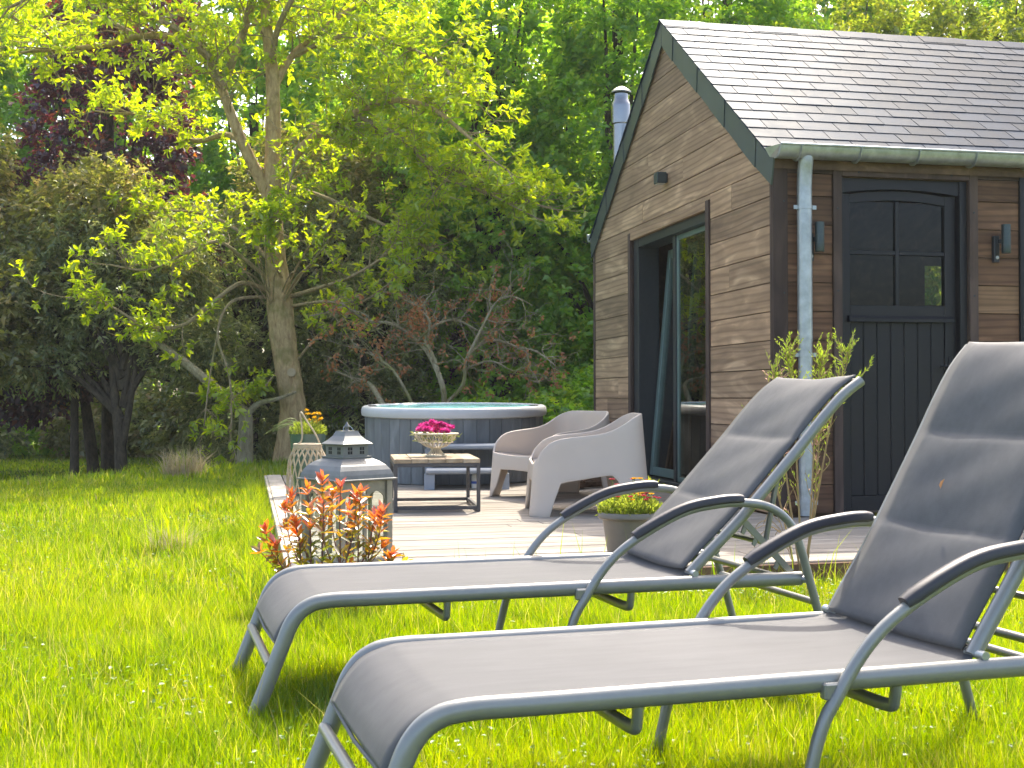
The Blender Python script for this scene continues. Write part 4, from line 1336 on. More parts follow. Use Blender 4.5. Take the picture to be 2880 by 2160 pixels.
# feathery shrub beside the downpipe
LM['feather'] = leafmat('feathery_green', [(0,(.14,.22,.02)),(.9,(.32,.42,.05)),(.92,(.62,.36,.30)),(1,(.66,.42,.36))], [(0,(.35,.50,.02)),(.9,(.55,.68,.06)),(.92,(.8,.45,.35)),(1,(.8,.5,.4))], .5, .03)
ft = empty('feathery_shrub', (1.40, 6.02, 0.0)); tag(ft, 'thin feathery shrub with pink tips beside the downpipe', 'shrub')
stems = MB(); pp, dd_, uu, ll, ww, rr_ = [], [], [], [], [], []
def plume(p0, p1, n, L, pink=0.0, wmul=1.0):
    p0, p1 = Vector(p0), Vector(p1)
    bend = Vector((random.uniform(-.03,.03), random.uniform(-.03,.03), 0))
    pth = cat_spline([tuple(p0), tuple(p0.lerp(p1,.5)+bend), tuple(p1)], 5)
    stems.tube(pth, [.0028*(1-.7*i/(len(pth)-1)) for i in range(len(pth))], 4, False)
    ax = (p1 - p0).normalized()
    for i in range(n):
        f = random.random(); q = p0.lerp(p1, f) + bend*(1-abs(2*f-1))
        e = Vector((random.gauss(0,1), random.gauss(0,1), random.gauss(0,1))); e = (e - ax*e.dot(ax)).normalized()
        d = ax*.8 + e*random.uniform(.25,.75)
        l = L*random.uniform(.5,1.2)*(1.1-.6*f)
        pp.append(tuple(q)); dd_.append(tuple(d)); uu.append(tuple(e.cross(ax) + Vector((0,0,.2)))); ll.append(l); ww.append(.0042*wmul*random.uniform(.7,1.3))
        rr_.append(random.uniform(.93,1) if random.random() < pink else random.uniform(0,.9))
main = [((.0,0,0),(.10,.02,.55),(.16,.02,.85),(.24,.02,1.12)), ((.0,0,0),(-.02,.0,.5),(-.04,0,.9),(-.06,.02,1.10)), ((.02,0,0),(.05,.0,.5),(.07,0,.85),(.10,.02,1.10)),
        ((-.02,0,0),(-.10,.02,.4),(-.17,.0,.62),(-.22,.0,.75)), ((0,0,0),(-.06,.02,.45),(-.10,0,.8),(-.13,.0,1.0)), ((0,0,0),(.06,.01,.4),(.085,0,.70),(.11,0,.90))]
for mi, ctrl in enumerate(main):
    pth = cat_spline(ctrl, 8)
    stems.tube(pth, [.006*(1-.7*i/(len(pth)-1)) for i in range(len(pth))], 5, False)
    for i in range(6, len(pth)):
        f = i/(len(pth)-1)
        pink = .45 if (mi in (4,5) ) else .0
        for q in range(2 if f > .6 else 1):
            if f < .45 and random.random() < .5: continue
            e = Vector((random.uniform(-1,1)*.08, random.uniform(-1,1)*.07, random.uniform(.07,.17)))
            plume(pth[i], pth[i] + e, int(26*f), .030, pink if f < .95 else 0, 1.1 if mi < 3 else .9)
    plume(pth[-3], pth[-1] + Vector((random.uniform(0,.05),0,.13)), 60, .034)
ctrl = [(.16,.02,.85),(.26,.0,1.0),(.345,.0,1.12)]
plume(ctrl[0], ctrl[1], 30, .03); plume(ctrl[1], ctrl[2], 60, .03)
for k in range(9):     # bare curling twigs
    a = random.uniform(.25,.75)
    b0 = Vector((-.13*a-.02, 0, .5*a)); e = b0 + Vector((random.uniform(-.20,-.05), random.uniform(-.05,.05), random.uniform(.0,.14)))
    stems.tube(cat_spline([tuple(b0), tuple(b0.lerp(e,.5) + Vector((0,0,.04))), tuple(e), tuple(e + Vector((-.03,0,-.06)))], 4), .0017, 4, False)
stems.build('stems', M['tanstem'], ft)
link('leaves', leaf_mesh('leaves', np.array(pp), np.array(dd_), np.array(uu), ll, ww, LM['feather'], rr_, 'kite', .1, .05), ft)

# dry leaf on the steep lounger
lf = leaf_mesh('dry_leaf', np.array([[0,0,0.]]), np.array([[.25,-.1,1.]]), np.array([[-1,-.2,.3]]), [.026], [.013], leafmat('dry_leaf', [(0,(.55,.26,.12)),(1,(.55,.26,.12))], [(0,(.6,.3,.1)),(1,(.6,.3,.1))], .3, .02), [.5], 'leaf')
lo = link('dry_leaf', lf); tag(lo, 'small dry orange leaf stuck on the steep lounger backrest', 'leaf')
pb = L1.matrix_basis @ Vector(rot_uz((1.30 - .022, .63 + .022), (1.05,.377), rad(13.5))[:1] + (.05,) + rot_uz((1.30 - .022, .63 + .022), (1.05,.377), rad(13.5))[1:])
lo.location = pb

# ---------------------------------------------------------------- trees
LM['magnolia'] = leafmat('young_leaf', [(0,(.15,.25,.012)),(.5,(.28,.38,.015)),(1,(.40,.45,.018))], [(0,(.40,.64,.010)),(.5,(.66,.80,.010)),(1,(.84,.86,.010))], .64, .05, .35)
LM['hedge'] = leafmat('hornbeam_leaf', [(0,(0.092,0.207,0.025)),(.6,(0.172,0.345,0.034)),(1,(0.299,0.460,0.040))], [(0,(0.299,0.598,0.029)),(.6,(0.552,0.851,0.034)),(1,(0.851,0.880,0.034))], .56, .05, .4)
LM['olive'] = leafmat('olive_leaf', [(0,(0.099,0.132,0.020)),(.6,(0.187,0.231,0.026)),(1,(0.308,0.319,0.039))], [(0,(0.286,0.396,0.022)),(.6,(0.506,0.605,0.033)),(1,(0.748,0.682,0.044))], .55, .05, .4)
LM['purple'] = leafmat('purple_leaf', [(0,(.040,.020,.030)),(.7,(.085,.034,.050)),(.93,(.12,.04,.035)),(1,(.22,.08,.03))], [(0,(.09,.02,.035)),(.7,(.20,.035,.045)),(.93,(.45,.09,.03)),(1,(.75,.25,.03))], .45, .08, .35)
LM['yew'] = leafmat('yew_leaf', [(0,(0.094,0.125,0.050)),(.6,(0.213,0.237,0.088)),(1,(0.425,0.413,0.163))], [(0,(0.225,0.300,0.062)),(.6,(0.450,0.500,0.100)),(1,(0.725,0.700,0.175))], .44, .05, .45)
LM['bronze'] = leafmat('bronze_leaf', [(0,(0.127,0.132,0.040)),(.6,(0.253,0.230,0.069)),(1,(0.483,0.356,0.161))], [(0,(0.276,0.322,0.046)),(.6,(0.529,0.529,0.069)),(1,(0.782,0.575,0.172))], .47, .05, .4)
LM['orange'] = leafmat('withered_leaf', [(0,(.34,.14,.06)),(1,(.58,.26,.11))], [(0,(.6,.22,.07)),(1,(.85,.38,.12))], .4, .03)

def spray_crown(blobs, n_sprays, per, L, W, gap=0.0, droop=.15, shell=(.62,1.0), zcut=None, flat=.55):
    """leaves on short sprays spread through the outer part of overlapping ellipsoids"""
    B = np.array([b[:6] for b in blobs], float)
    vol = (B[:,3]*B[:,4] + B[:,4]*B[:,5] + B[:,3]*B[:,5]); vol /= vol.sum()
    pick = RNG.choice(len(B), n_sprays, p=vol)
    u = rdir(n_sprays)
    r = shell[0] + (shell[1]-shell[0])*RNG.random(n_sprays)**.6
    r *= 1 + .10*np.sin(u[:,0]*7 + pick*1.7)*np.cos(u[:,2]*6 + pick) 
    c = B[pick,:3] + u*B[pick,3:6]*r[:,None]
    # drop sprays deep inside another blob
    keep = np.ones(n_sprays, bool)
    for j in range(len(B)):
        q = (c - B[j,:3])/B[j,3:6]
        keep &= ~((np.sum(q*q,1) < shell[0]**2*.72) & (pick != j))
    if gap:
        g = np.sin(c[:,0]*2.1 + c[:,2]*1.3)*np.sin(c[:,1]*1.9 - c[:,2]*2.3)*np.sin(c[:,0]*.7 + 1.3*c[:,2])
        keep &= g > -1 + gap
    if zcut is not None: keep &= c[:,2] > zcut
    c, u = c[keep], u[keep]
    n = len(c)
    ax = nrm(u*.9 + RNG.normal(size=(n,3))*.45 + np.array([0,0,-droop]))
    sl = RNG.uniform(.25,.6,n)*L*6
    sid = np.repeat(np.arange(n), per)
    f = RNG.random(len(sid))
    up = nrm(np.array([0,0,1.]) + RNG.normal(size=(n,3))*.35 + u*.3)
    lat = nrm(np.cross(ax, up))
    sg = RNG.choice([-1.,1.], len(sid))
    base = c[sid] + ax[sid]*((f - .4)*sl[sid])[:,None] + RNG.normal(size=(len(sid),3))*L*.25
    d = nrm(ax[sid]*.7 + lat[sid]*(sg*RNG.uniform(.4,1.1,len(sid)))[:,None] + RNG.normal(size=(len(sid),3))*.35 + np.array([0,0,-.15]))
    nn = nrm(up[sid]*flat + rdir(len(sid))*(1-flat))
    Ls = L*RNG.uniform(.65,1.25,len(sid)); Ws = Ls*(W/L)*RNG.uniform(.8,1.2,len(sid))
    rnd = np.clip(RNG.normal(.45,.22,n)[sid] + RNG.normal(0,.14,len(sid)) + .12*(f-.4), 0, 1)
    return base, d, nn, Ls, Ws, rnd

def bg_tree(name, label, cat, x, y, trunk, blobs, n, per, L, W, mat, bark='barkdark', group=None, gap=0.0, **kw):
    z0 = float(ground_h(x, y))
    o = empty(name, (x, y, z0 - .03)); tag(o, label, cat, group)
    tm = MB()
    for path, r0, r1 in trunk:
        pth = cat_spline(path, 5)
        m_ = len(pth)
        tm.tube(pth, [r0 + (r1-r0)*i/(m_-1) for i in range(m_)], 9)
    for b in blobs:       # limbs reaching into the crown
        for q in range(4):
            e = Vector((b[0] + random.uniform(-.7,.7)*b[3], b[1] + random.uniform(-.7,.7)*b[4], b[2] + random.uniform(-.3,.8)*b[5]))
            s_ = Vector((0,0,max(.5, min(b[2]*.55, 2.2))))
            md = s_.lerp(e, .55) + Vector((0,0,.25))
            tm.tube(cat_spline([tuple(s_), tuple(md), tuple(e)], 4), [.05,.046,.042,.038,.032,.026,.02,.014,.008], 6)
    tm.build('trunk', M[bark], o, True)
    P_, D_, N_, L_, W_, R_ = spray_crown(blobs, n, per, L, W, gap, **kw)
    link('crown', leaf_mesh('crown', P_, D_, N_, L_, W_, LM[mat], R_, 'kite', .2, .12), o)
    return o

def st(h, r, lean=(0,0)):
    return [([(0,0,-.1),(lean[0]*.4,lean[1]*.4,h*.5),(lean[0],lean[1],h)], r, r*.45)]
# green hornbeam screen behind the tub and the cabin
HG = 'green trees screening the garden behind the hot tub'
for i, (x, y, h, lab) in enumerate(((-.35, 18.6, 8.6, 'dense green leafy tree right behind the hot tub'), (1.55, 18.2, 8.0, 'dense green leafy tree beside the cabin flue'),
                                    (.5, 20.8, 7.4, 'tall bright green tree topping the leafy screen'), (3.4, 19.6, 8.8, 'green leafy tree rising over the cabin ridge end'), (-1.9, 21.2, 8.8, 'tall bright green tree behind the young-leaved tree'))):
    k = h/8.0
    bl_ = [(0,0,1.2,1.35,1.1,1.25),(-.5,.1,2.7*k,1.35,1.15,1.4*k),(.55,-.1,3.4*k,1.3,1.1,1.4*k),(-.3,0,4.8*k,1.35,1.1,1.5*k),(.4,.1,5.9*k,1.2,1.05,1.3*k),(0,0,7.0*k,1.0,.95,1.2*k)]
    bg_tree('hornbeam_tree', lab, 'tree', x, y, st(h*.85,.14), bl_, 3900, 13, .105, .066, 'hedge', group=None, gap=.04)
# olive-toned trees seen over the roof
for i, (x, y, h, lab) in enumerate(((5.4, 21.0, 9.2, 'olive green tree over the middle of the slate roof'), (8.0, 20.4, 9.0, 'olive green tree over the right part of the slate roof'), (10.6, 21.6, 8.6, 'olive green tree farthest along the slate roof'))):
    bl_ = [(0,0,4.2,1.9,1.6,1.6),(-.8,0,6.2,1.4,1.3,1.4),(.8,0,6.5,1.4,1.3,1.5),(0,0,7.8,1.2,1.2,1.2)]
    bg_tree('olive_tree', lab, 'tree', x, y, st(h*.8,.15), bl_, 2100, 12, .11, .055, 'olive', gap=.22)
# purple-leaved trees
bg_tree('purple_tree', 'dark purple-leaved tree behind the yellow-green branches', 'tree', -6.6, 20.4, st(6,.14), [(0,0,5.6,1.35,1.3,1.9),(.3,0,3.6,1.5,1.3,1.4),(-.9,.2,2.6,1.4,1.2,1.2),(.2,0,7.4,1.1,1.0,1.2)], 2500, 12, .11, .075, 'purple', gap=.15)
bg_tree('purple_tree', 'low purple-leaved tree at the dark left edge of the wood', 'tree', -8.2, 19.0, st(4,.12), [(0,0,2.7,1.5,1.3,1.2),(.7,-.2,1.7,1.2,1.0,.8),(-.4,0,3.9,1.3,1.2,1.1)], 1700, 12, .11, .075, 'purple', gap=.15)
bg_tree('purple_tree', 'small purple-leaved tree behind the withered shrub', 'tree', -1.75, 19.0, st(2.4,.07), [(0,0,2.35,.8,.7,.55),(.5,-.2,2.0,.6,.5,.4)], 520, 12, .10, .07, 'purple', gap=.1)
# dark evergreens with bare stems
bg_tree('yew_tree', 'dark evergreen with a forked black trunk at the shady edge', 'tree', -5.2, 16.6, [([(0,0,-.1),(-.02,0,.5),(-.06,0,.95),(-.15,.1,1.5),(-.25,.2,2.6)], .095, .04), ([(0,0,.6),(.10,0,1.1),(.18,.1,1.9)], .06, .03)],
        [(-.2,.4,2.4,.9,.7,.6),(-1.3,.6,2.7,.8,.7,.7),(.8,.5,2.0,.8,.6,.5),(-.4,.6,3.3,.9,.8,.5),(-1.0,.2,1.7,.6,.5,.35),(.4,.7,2.9,.7,.6,.5)], 2000, 13, .095, .03, 'yew', gap=.25, droop=.5, shell=(.3,1.15))
bg_tree('yew_tree', 'dark evergreen with a leaning brown trunk beyond the forked one', 'tree', -6.6, 19.4, [([(.1,0,-.1),(0,0,.8),(-.12,0,1.6),(-.3,0,3)], .105, .05)],
        [(-.3,0,3.0,1.3,1.0,.8),(.9,-.2,2.2,1.0,.8,.5),(-1.5,-.1,2.2,1.0,.9,.6),(.4,0,3.9,1.0,.9,.6),(-1.2,0,3.6,.9,.8,.6)], 2200, 13, .10, .032, 'yew', gap=.2, droop=.5, shell=(.35,1.15))
bg_tree('yew_tree', 'broad dark evergreen filling the gap left of the trunk', 'tree', -3.9, 18.6, st(3.5,.12), [(0,0,.95,1.1,.8,.95),(.2,0,2.2,1.4,1.0,1.0),(-.5,.1,3.2,1.3,1.0,.9),(.9,.2,3.4,1.2,1.0,.9)], 2600, 13, .095, .028, 'yew', gap=.08, droop=.4)
bg_tree('yew_tree', 'dark evergreen thicket right of the leaning trunk', 'tree', -2.1, 17.9, st(3.2,.10), [(0,0,.8,1.15,.7,.85),(-.2,0,1.9,1.3,.8,.9),(.5,.1,2.6,1.0,.8,.8)], 2200, 13, .09, .028, 'yew', gap=.08, droop=.3)
bg_tree('bronze_tree', 'brownish green bush behind the right-hand branches', 'tree', -2.3, 19.3, st(4,.11), [(0,0,3.3,1.5,1.0,1.1),(.6,0,4.3,1.2,.9,.9),(-.9,0,4.4,1.2,.9,1.0)], 1900, 12, .10, .05, 'bronze', gap=.18)
bg_tree('bronze_tree', 'brownish green bush high at the left edge of the wood', 'tree', -8.0, 18.0, st(4,.11), [(0,0,3.6,1.4,1.0,.9),(.9,0,3.2,1.1,.9,.8),(-.4,0,4.6,1.2,.9,.9),(1.8,.3,3.9,1.0,.8,.7)], 2000, 12, .10, .05, 'bronze', gap=.18)
bg_tree('bronze_tree', 'yellowish bronze bush in front of the dark evergreens', 'tree', -6.15, 17.5, st(3,.07), [(0,0,3.5,.9,.7,.5),(.9,.1,3.0,.8,.6,.45),(-.9,.2,3.2,.9,.6,.5),(.4,0,4.1,.7,.6,.4),(-.4,.1,2.6,.7,.5,.4)], 1300, 12, .10, .055, 'bronze', gap=.3, shell=(.3,1.2))
bg_tree('bronze_tree', 'low bronze bush hanging over the shady lawn edge', 'tree', -7.2, 16.6, st(1.6,.05), [(0,0,1.9,.8,.6,.5),(-.7,.1,2.4,.8,.6,.5),(.5,.1,2.7,.6,.5,.4)], 800, 12, .10, .055, 'bronze', gap=.3, shell=(.3,1.2))
# far row closing the view
for i, (x, y, h, lab) in enumerate(((-13.5, 29, 8.5, 'far green tree at the outer left of the wood'), (-11.6, 31.5, 9.5, 'far green tree between the two outer left ones'), (9.3, 29.0, 9.5, 'far green tree between the two beyond the roof'), (-9.6, 30.5, 9.5, 'far green tree behind the purple tree'), (-6.0, 29, 9.0, 'far green tree glimpsed between the dark trunks'), (-2.6, 27.5, 9.5, 'far green tree behind the tall bright ones'),
                               (1.5, 26.0, 10.0, 'far green tree behind the leafy screen'), (6.5, 26.5, 9.6, 'far green tree beyond the slate roof'), (12.0, 27.0, 10.0, 'far green tree beyond the roof end'))):
    bl_ = [(0,0,1.6,2.4,1.5,1.6),(-.9,0,4.0,2.2,1.5,2.0),(.9,0,5.0,2.2,1.5,2.0),(0,0,7.6,2.3,1.5,2.2),(.2,0,10.2,1.9,1.4,1.8)]
    if x == -6.0 or x == -9.6: bl_ = bl_[1:]
    bg_tree('far_tree', lab, 'tree', x, y, st(h*.9,.2), bl_, 3200, 12, .18, .12, 'hedge', gap=.03)
# shady undergrowth beyond the dark trunks
for (x, y, s_, mt_, lab) in ((-11.6, 24.5, 1.5, 'yew', 'dark bush at the outer left of the shady undergrowth'), (-9.6, 26.5, 1.3, 'hedge', 'green bush glimpsed left of the forked trunk'), (-7.9, 25.0, 1.1, 'bronze', 'brownish bush in the shady undergrowth'), (-5.4, 24.0, 1.5, 'yew', 'dark bush between the forked trunk and the mossy tree'), (-3.9, 22.5, 1.4, 'yew', 'dark bush behind the mossy old tree'), (-13.4, 27.5, 1.7, 'hedge', 'green bush deep in the wood on the left'), (-6.9, 27.5, 1.6, 'hedge', 'green bush deep in the wood behind the trunks'), (-2.5, 24.0, 1.5, 'yew', 'dark bush deep behind the leaning trunk')):
    bg_tree('undergrowth_bush', lab, 'bush', x, y, [([(0,0,-.1),(0,0,.5)], .04, .02)], [(-.4*s_,0,.7*s_,s_,s_*.7,.75*s_),(.5*s_,0,.6*s_,s_*.9,s_*.7,.65*s_)], 700, 12, .13, .07, mt_)
# low green plants by the cabin's back corner
for (x, y, s_, lab) in ((.35, 15.6, .55, 'low bright green bush left of the cabin corner'), (-.45, 16.6, .6, 'low green bush behind the hot tub'), (.95, 16.5, .8, 'round green bush behind the cabin corner')):
    bg_tree('low_bush', lab, 'bush', x, y, [([(0,0,-.1),(0,0,.3)], .03, .02)], [(0,0,.35*s_/.5,s_,s_*.8,.55*s_/.6)], 380, 12, .085, .055, 'hedge')

# ---------------------------------------------------------------- the young-leaved tree
TY = 16.5
mt = empty('garden_tree', (0,0,0)); 
base = atd(622, 992, TY); base.z = float(ground_h(base.x, base.y)) - .05
mt.location = base
tag(mt, 'leaning tree with tan trunk and yellow-green young leaves on the lawn', 'tree')
def rel(dx, dy, dY=0.0): return atd(dx, dy, TY + dY) - base
trunk_pts = [(-.02,0,0), rel(628,930), rel(633,880), rel(622,800), rel(610,720), rel(603,640), rel(594,540), rel(590,450), rel(590,330), rel(590,230), rel(588,150), rel(578,60), rel(572,-60), rel(575,-220)]
trunk_r = [.21,.180,.170,.168,.178,.170,.140,.126,.112,.10,.088,.075,.06,.03]
tm = MB()
sp_ = cat_spline([tuple(p) for p in trunk_pts], 5)
rs_ = [float(np.interp(i/5, range(len(trunk_r)), trunk_r))*random.uniform(.95,1.05) for i in range(len(sp_))]
tm.tube(sp_, rs_, 16)
LP_, LD_, LU_, LL_, LW_, LR_ = [], [], [], [], [], []
def rosette(p, ax, n, L):
    ax = ax.normalized(); e1 = ax.orthogonal().normalized(); e2 = ax.cross(e1); a0 = random.uniform(0,6.28)
    for i in range(n):
        a = a0 + i*2.4
        sp = random.uniform(.5,1.15)
        d = ax*math.cos(sp) + (e1*math.cos(a) + e2*math.sin(a))*math.sin(sp) + Vector((0,0,-.18))
        u = ax*.7 + Vector((random.uniform(-.4,.4), random.uniform(-.4,.4), .6))
        l = L*random.uniform(.65,1.25)
        LP_.append(tuple(p + ax*random.uniform(-.06,.02))); LD_.append(tuple(d)); LU_.append(tuple(u)); LL_.append(l); LW_.append(l*random.uniform(.40,.54)); LR_.append(random.betavariate(2,2))
br = MB()
def twig(p, d, L, r, depth, leafy):
    n = 4
    pts = [p.copy()]; dirv = d.normalized()
    q = p.copy()
    for i in range(n):
        dirv = (dirv + Vector((random.gauss(0,.20), random.gauss(0,.20), random.gauss(0.05,.18)))).normalized()
        q = q + dirv*L/n
        pts.append(q.copy())
        if depth < 2 and random.random() < (.8 if depth == 0 else .45):
            s = (dirv*.5 + Vector((random.gauss(0,.7), random.gauss(0,.7), random.gauss(.1,.5)))).normalized()
            twig(q, s, L*random.uniform(.35,.65), r*.6, depth+1, leafy)
        if i > 0 and random.random() < .30*leafy: rosette(q, (dirv*.4 + Vector((random.gauss(0,.5),random.gauss(0,.5),.5))), random.randint(3,4), .092)
    br.tube(pts, [r*(1 - .75*i/n) for i in range(n+1)], 4, False)
    if random.random() < leafy*(.9 if depth < 2 else .7): rosette(pts[-1], dirv, random.randint(4,6), .102)
def limb(ctrl, r0, r1, ntw, tl, leafy=1.0, start=.25, drop=0.0):
    pth = cat_spline([tuple(c) for c in ctrl], 6)
    m_ = len(pth)
    tm_ = tm if r0 > .05 else br
    tm_.tube(pth, [r0 + (r1-r0)*i/(m_-1) for i in range(m_)], 9 if r0 > .05 else 6, True)
    for k in range(ntw):
        f = start + (1-start)*random.random()**.85
        i = min(m_-2, int(f*(m_-1)))
        t = (pth[i+1] - pth[i]).normalized()
        d = t*.55 + Vector((random.gauss(0,.65), random.gauss(0,.75), random.gauss(.15 - drop,.55)))
        twig(pth[i], d, tl*random.uniform(.55,1.2), max(.009, r1*.5), 0, leafy)
    twig(pth[-1], (pth[-1]-pth[-2]).normalized(), tl, max(r1*.8,.007), 0, leafy)
Lm = limb
# left limbs
Lm([rel(585,430), rel(545,350,-.1), rel(505,260,-.2), rel(470,165,-.2), rel(430,95,-.3), rel(330,72,-.5), rel(210,95,-.7), rel(70,105,-.9)], .085, .026, 40, .85, 1, .3)
Lm([rel(480,190,-.2), rel(515,95,0), rel(545,10,.1), rel(560,-110,.1)], .060, .03, 20, .8, 1, .2)
Lm([rel(450,120,-.3), rel(380,60,-.8), rel(280,10,-1.2), rel(150,-40,-1.5), rel(20,10,-1.7)], .05, .02, 26, .8)
Lm([rel(560,365,0), rel(500,290,.5), rel(420,300,.9), rel(330,250,1.2), rel(230,240,1.4)], .05, .018, 20, .75)
Lm([rel(300,75,-.5), rel(200,30,-.2), rel(100,60,.1), rel(0,20,.3)], .03, .015, 18, .7)
# right limbs
Lm([rel(604,370), rel(650,320,-.2), rel(700,280,-.4), rel(760,246,-.6), rel(840,215,-.9), rel(930,230,-1.2), rel(1020,300,-1.4)], .075, .020, 40, .8, 1, .25)
Lm([rel(700,282,-.4), rel(790,270,-.3), rel(890,325,-.4), rel(1000,370,-.5), rel(1090,410,-.6), rel(1170,445,-.7)], .05, .014, 30, .62, 1, .2, .1)
Lm([rel(592,190), rel(630,120,.1), rel(690,65,.2), rel(760,15,.3), rel(850,-40,.4)], .055, .022, 26, .85)
Lm([rel(640,115,.1), rel(740,75,-.3), rel(840,85,-.7), rel(940,130,-1.0), rel(1010,200,-1.2)], .045, .014, 28, .75)
Lm([rel(760,246,-.6), rel(860,290,-.8), rel(950,380,-.9), rel(1040,410,-1.0), rel(1130,455,-1.1)], .03, .010, 22, .55, 1, .2, .15)
Lm([rel(620,400), rel(690,420,-.3), rel(780,460,-.5), rel(860,500,-.6), rel(930,540,-.6)], .035, .010, 16, .5, .65, .3)
Lm([rel(588,140), rel(600,60,-.4), rel(640,-20,-.7), rel(700,-120,-.9)], .05, .025, 16, .8)
Lm([rel(580,80), rel(520,10,.5), rel(440,-60,.8), rel(340,-100,1.0)], .05, .02, 18, .8)
# lower drooping branches
Lm([rel(575,625), rel(520,610,-.3), rel(455,655,-.6), rel(395,700,-.8), rel(320,705,-1.0), rel(240,660,-1.2), rel(165,640,-1.3)], .035, .011, 20, .5, .62, .25)
Lm([rel(578,600), rel(530,560,-.2), rel(470,520,-.5), rel(400,545,-.8), rel(320,580,-1.0), rel(240,570,-1.1)], .03, .011, 18, .5, .6, .3)
Lm([rel(582,560), rel(520,500,.2), rel(440,460,.4), rel(350,450,.5), rel(280,430,.6)], .03, .011, 16, .55, .6, .3)
Lm([rel(572,640), rel(500,650,-.5), rel(470,720,-.8), rel(495,810,-1.0), rel(500,900,-1.1), rel(497,950,-1.1)], .022, .008, 7, .35, .35, .4, .4)
Lm([rel(470,720,-.8), rel(455,800,-.9), rel(445,880,-1.0), rel(440,930,-1.0)], .015, .006, 4, .25, .4, .4, .3)
Lm([rel(625,640), rel(690,620,-.4), rel(750,600,-.7), rel(820,560,-.9), rel(870,520,-1.0)], .03, .010, 14, .5, .55, .3)
Lm([rel(630,660), rel(700,650,-.4), rel(770,655,-.6), rel(830,620,-.8), rel(860,590,-.9)], .022, .008, 10, .4, .6, .3)
Lm([rel(640,780), rel(690,720,-.3), rel(740,690,-.5), rel(790,640,-.6)], .02, .008, 8, .4, .5, .3)
Lm([rel(600,800), rel(560,850,-.4), rel(530,900,-.6), rel(500,880,-.7)], .016, .006, 6, .35, .8, .3)
Lm([rel(585,560,-.1), rel(600,500,-.5), rel(620,420,-.7), rel(640,330,-.8)], .03, .012, 10, .5, .9, .3)
Lm([rel(610,600,-.1), rel(590,560,-.5), rel(580,500,-.6), rel(600,470,-.7)], .02, .008, 9, .3, 1, .3)
for k in range(14):      # water shoots from the old wound
    a = random.uniform(-1,1)
    p0 = rel(595 + 25*a, 640 + random.uniform(-20,20), -.15)
    p1 = rel(595 + 95*a + random.uniform(-30,30), 590 - random.uniform(0,90), -.5 + random.uniform(-.3,.1))
    br.tube(cat_spline([tuple(p0), tuple((p0+p1)*.5 + Vector((.05*a,-.05,.10))), tuple(p1)], 4), .010, 5, False)
    if random.random() < .6: rosette(p1, p1-p0, 4, .11)
tm.build('trunk', M['bark'], mt, True)
br.build('branches', M['twig'], mt)
# pale stub of a sawn branch
c = rel(628, 803, -.205)
MB().tube([tuple(c + Vector((0,.08,0))), tuple(c + Vector((.01,-.012,.0)))], [.058,.055], 14).build('sawn_stub', plain('sawn_wood', (.50,.38,.24), .8, 0, .15, 12), mt, True)
link('crown', leaf_mesh('crown', np.array(LP_), np.array(LD_), np.array(LU_), LL_, LW_, LM['magnolia'], LR_, 'leaf', .16, .16), mt)
print('magnolia leaves', len(LP_))

# ---------------------------------------------------------------- old mossy tree and withered shrub
ot = empty('old_tree', (-3.42, 15.9, float(ground_h(-3.42,15.9)) - .05)); tag(ot, 'small mossy old tree with a long leaning bough at the lawn edge', 'tree')
b0 = ot.location
def ro(dx, dy, Y=15.9): return atd(dx, dy, Y) - b0
tm = MB()
tm.tube(cat_spline([(0,0,0), tuple(ro(530,960)), tuple(ro(531,905)), tuple(ro(527,885))], 4), [.13,.125,.115,.105,.10,.10,.095,.095,.09,.09,.09,.088,.085], 10)
tm.tube(cat_spline([tuple(ro(527,890)), tuple(ro(495,865)), tuple(ro(440,815,16.1)), tuple(ro(385,770,16.3)), tuple(ro(330,735,16.5)), tuple(ro(290,720,16.7))], 4), [.085 - .055*i/20 for i in range(21)], 8)
tm.tube(cat_spline([tuple(ro(531,895)), tuple(ro(560,870)), tuple(ro(600,860,16.0)), tuple(ro(640,845,16.1))], 4), [.05 - .035*i/12 for i in range(13)], 7)
tm.tube(cat_spline([tuple(ro(470,845)), tuple(ro(430,850,15.7)), tuple(ro(400,845,15.6))], 4), [.03 - .02*i/8 for i in range(9)], 6)
tm.build('trunk', M['barkmoss'], ot, True)
n = 420
pc = np.array([[*ro(random.uniform(280,420), random.uniform(690,800), 16.4)] for _ in range(n)])
link('foliage', leaf_mesh('foliage', pc, rdir(n), rdir(n), RNG.uniform(.05,.09,n), RNG.uniform(.015,.03,n), LM['yew'], RNG.random(n)), ot)

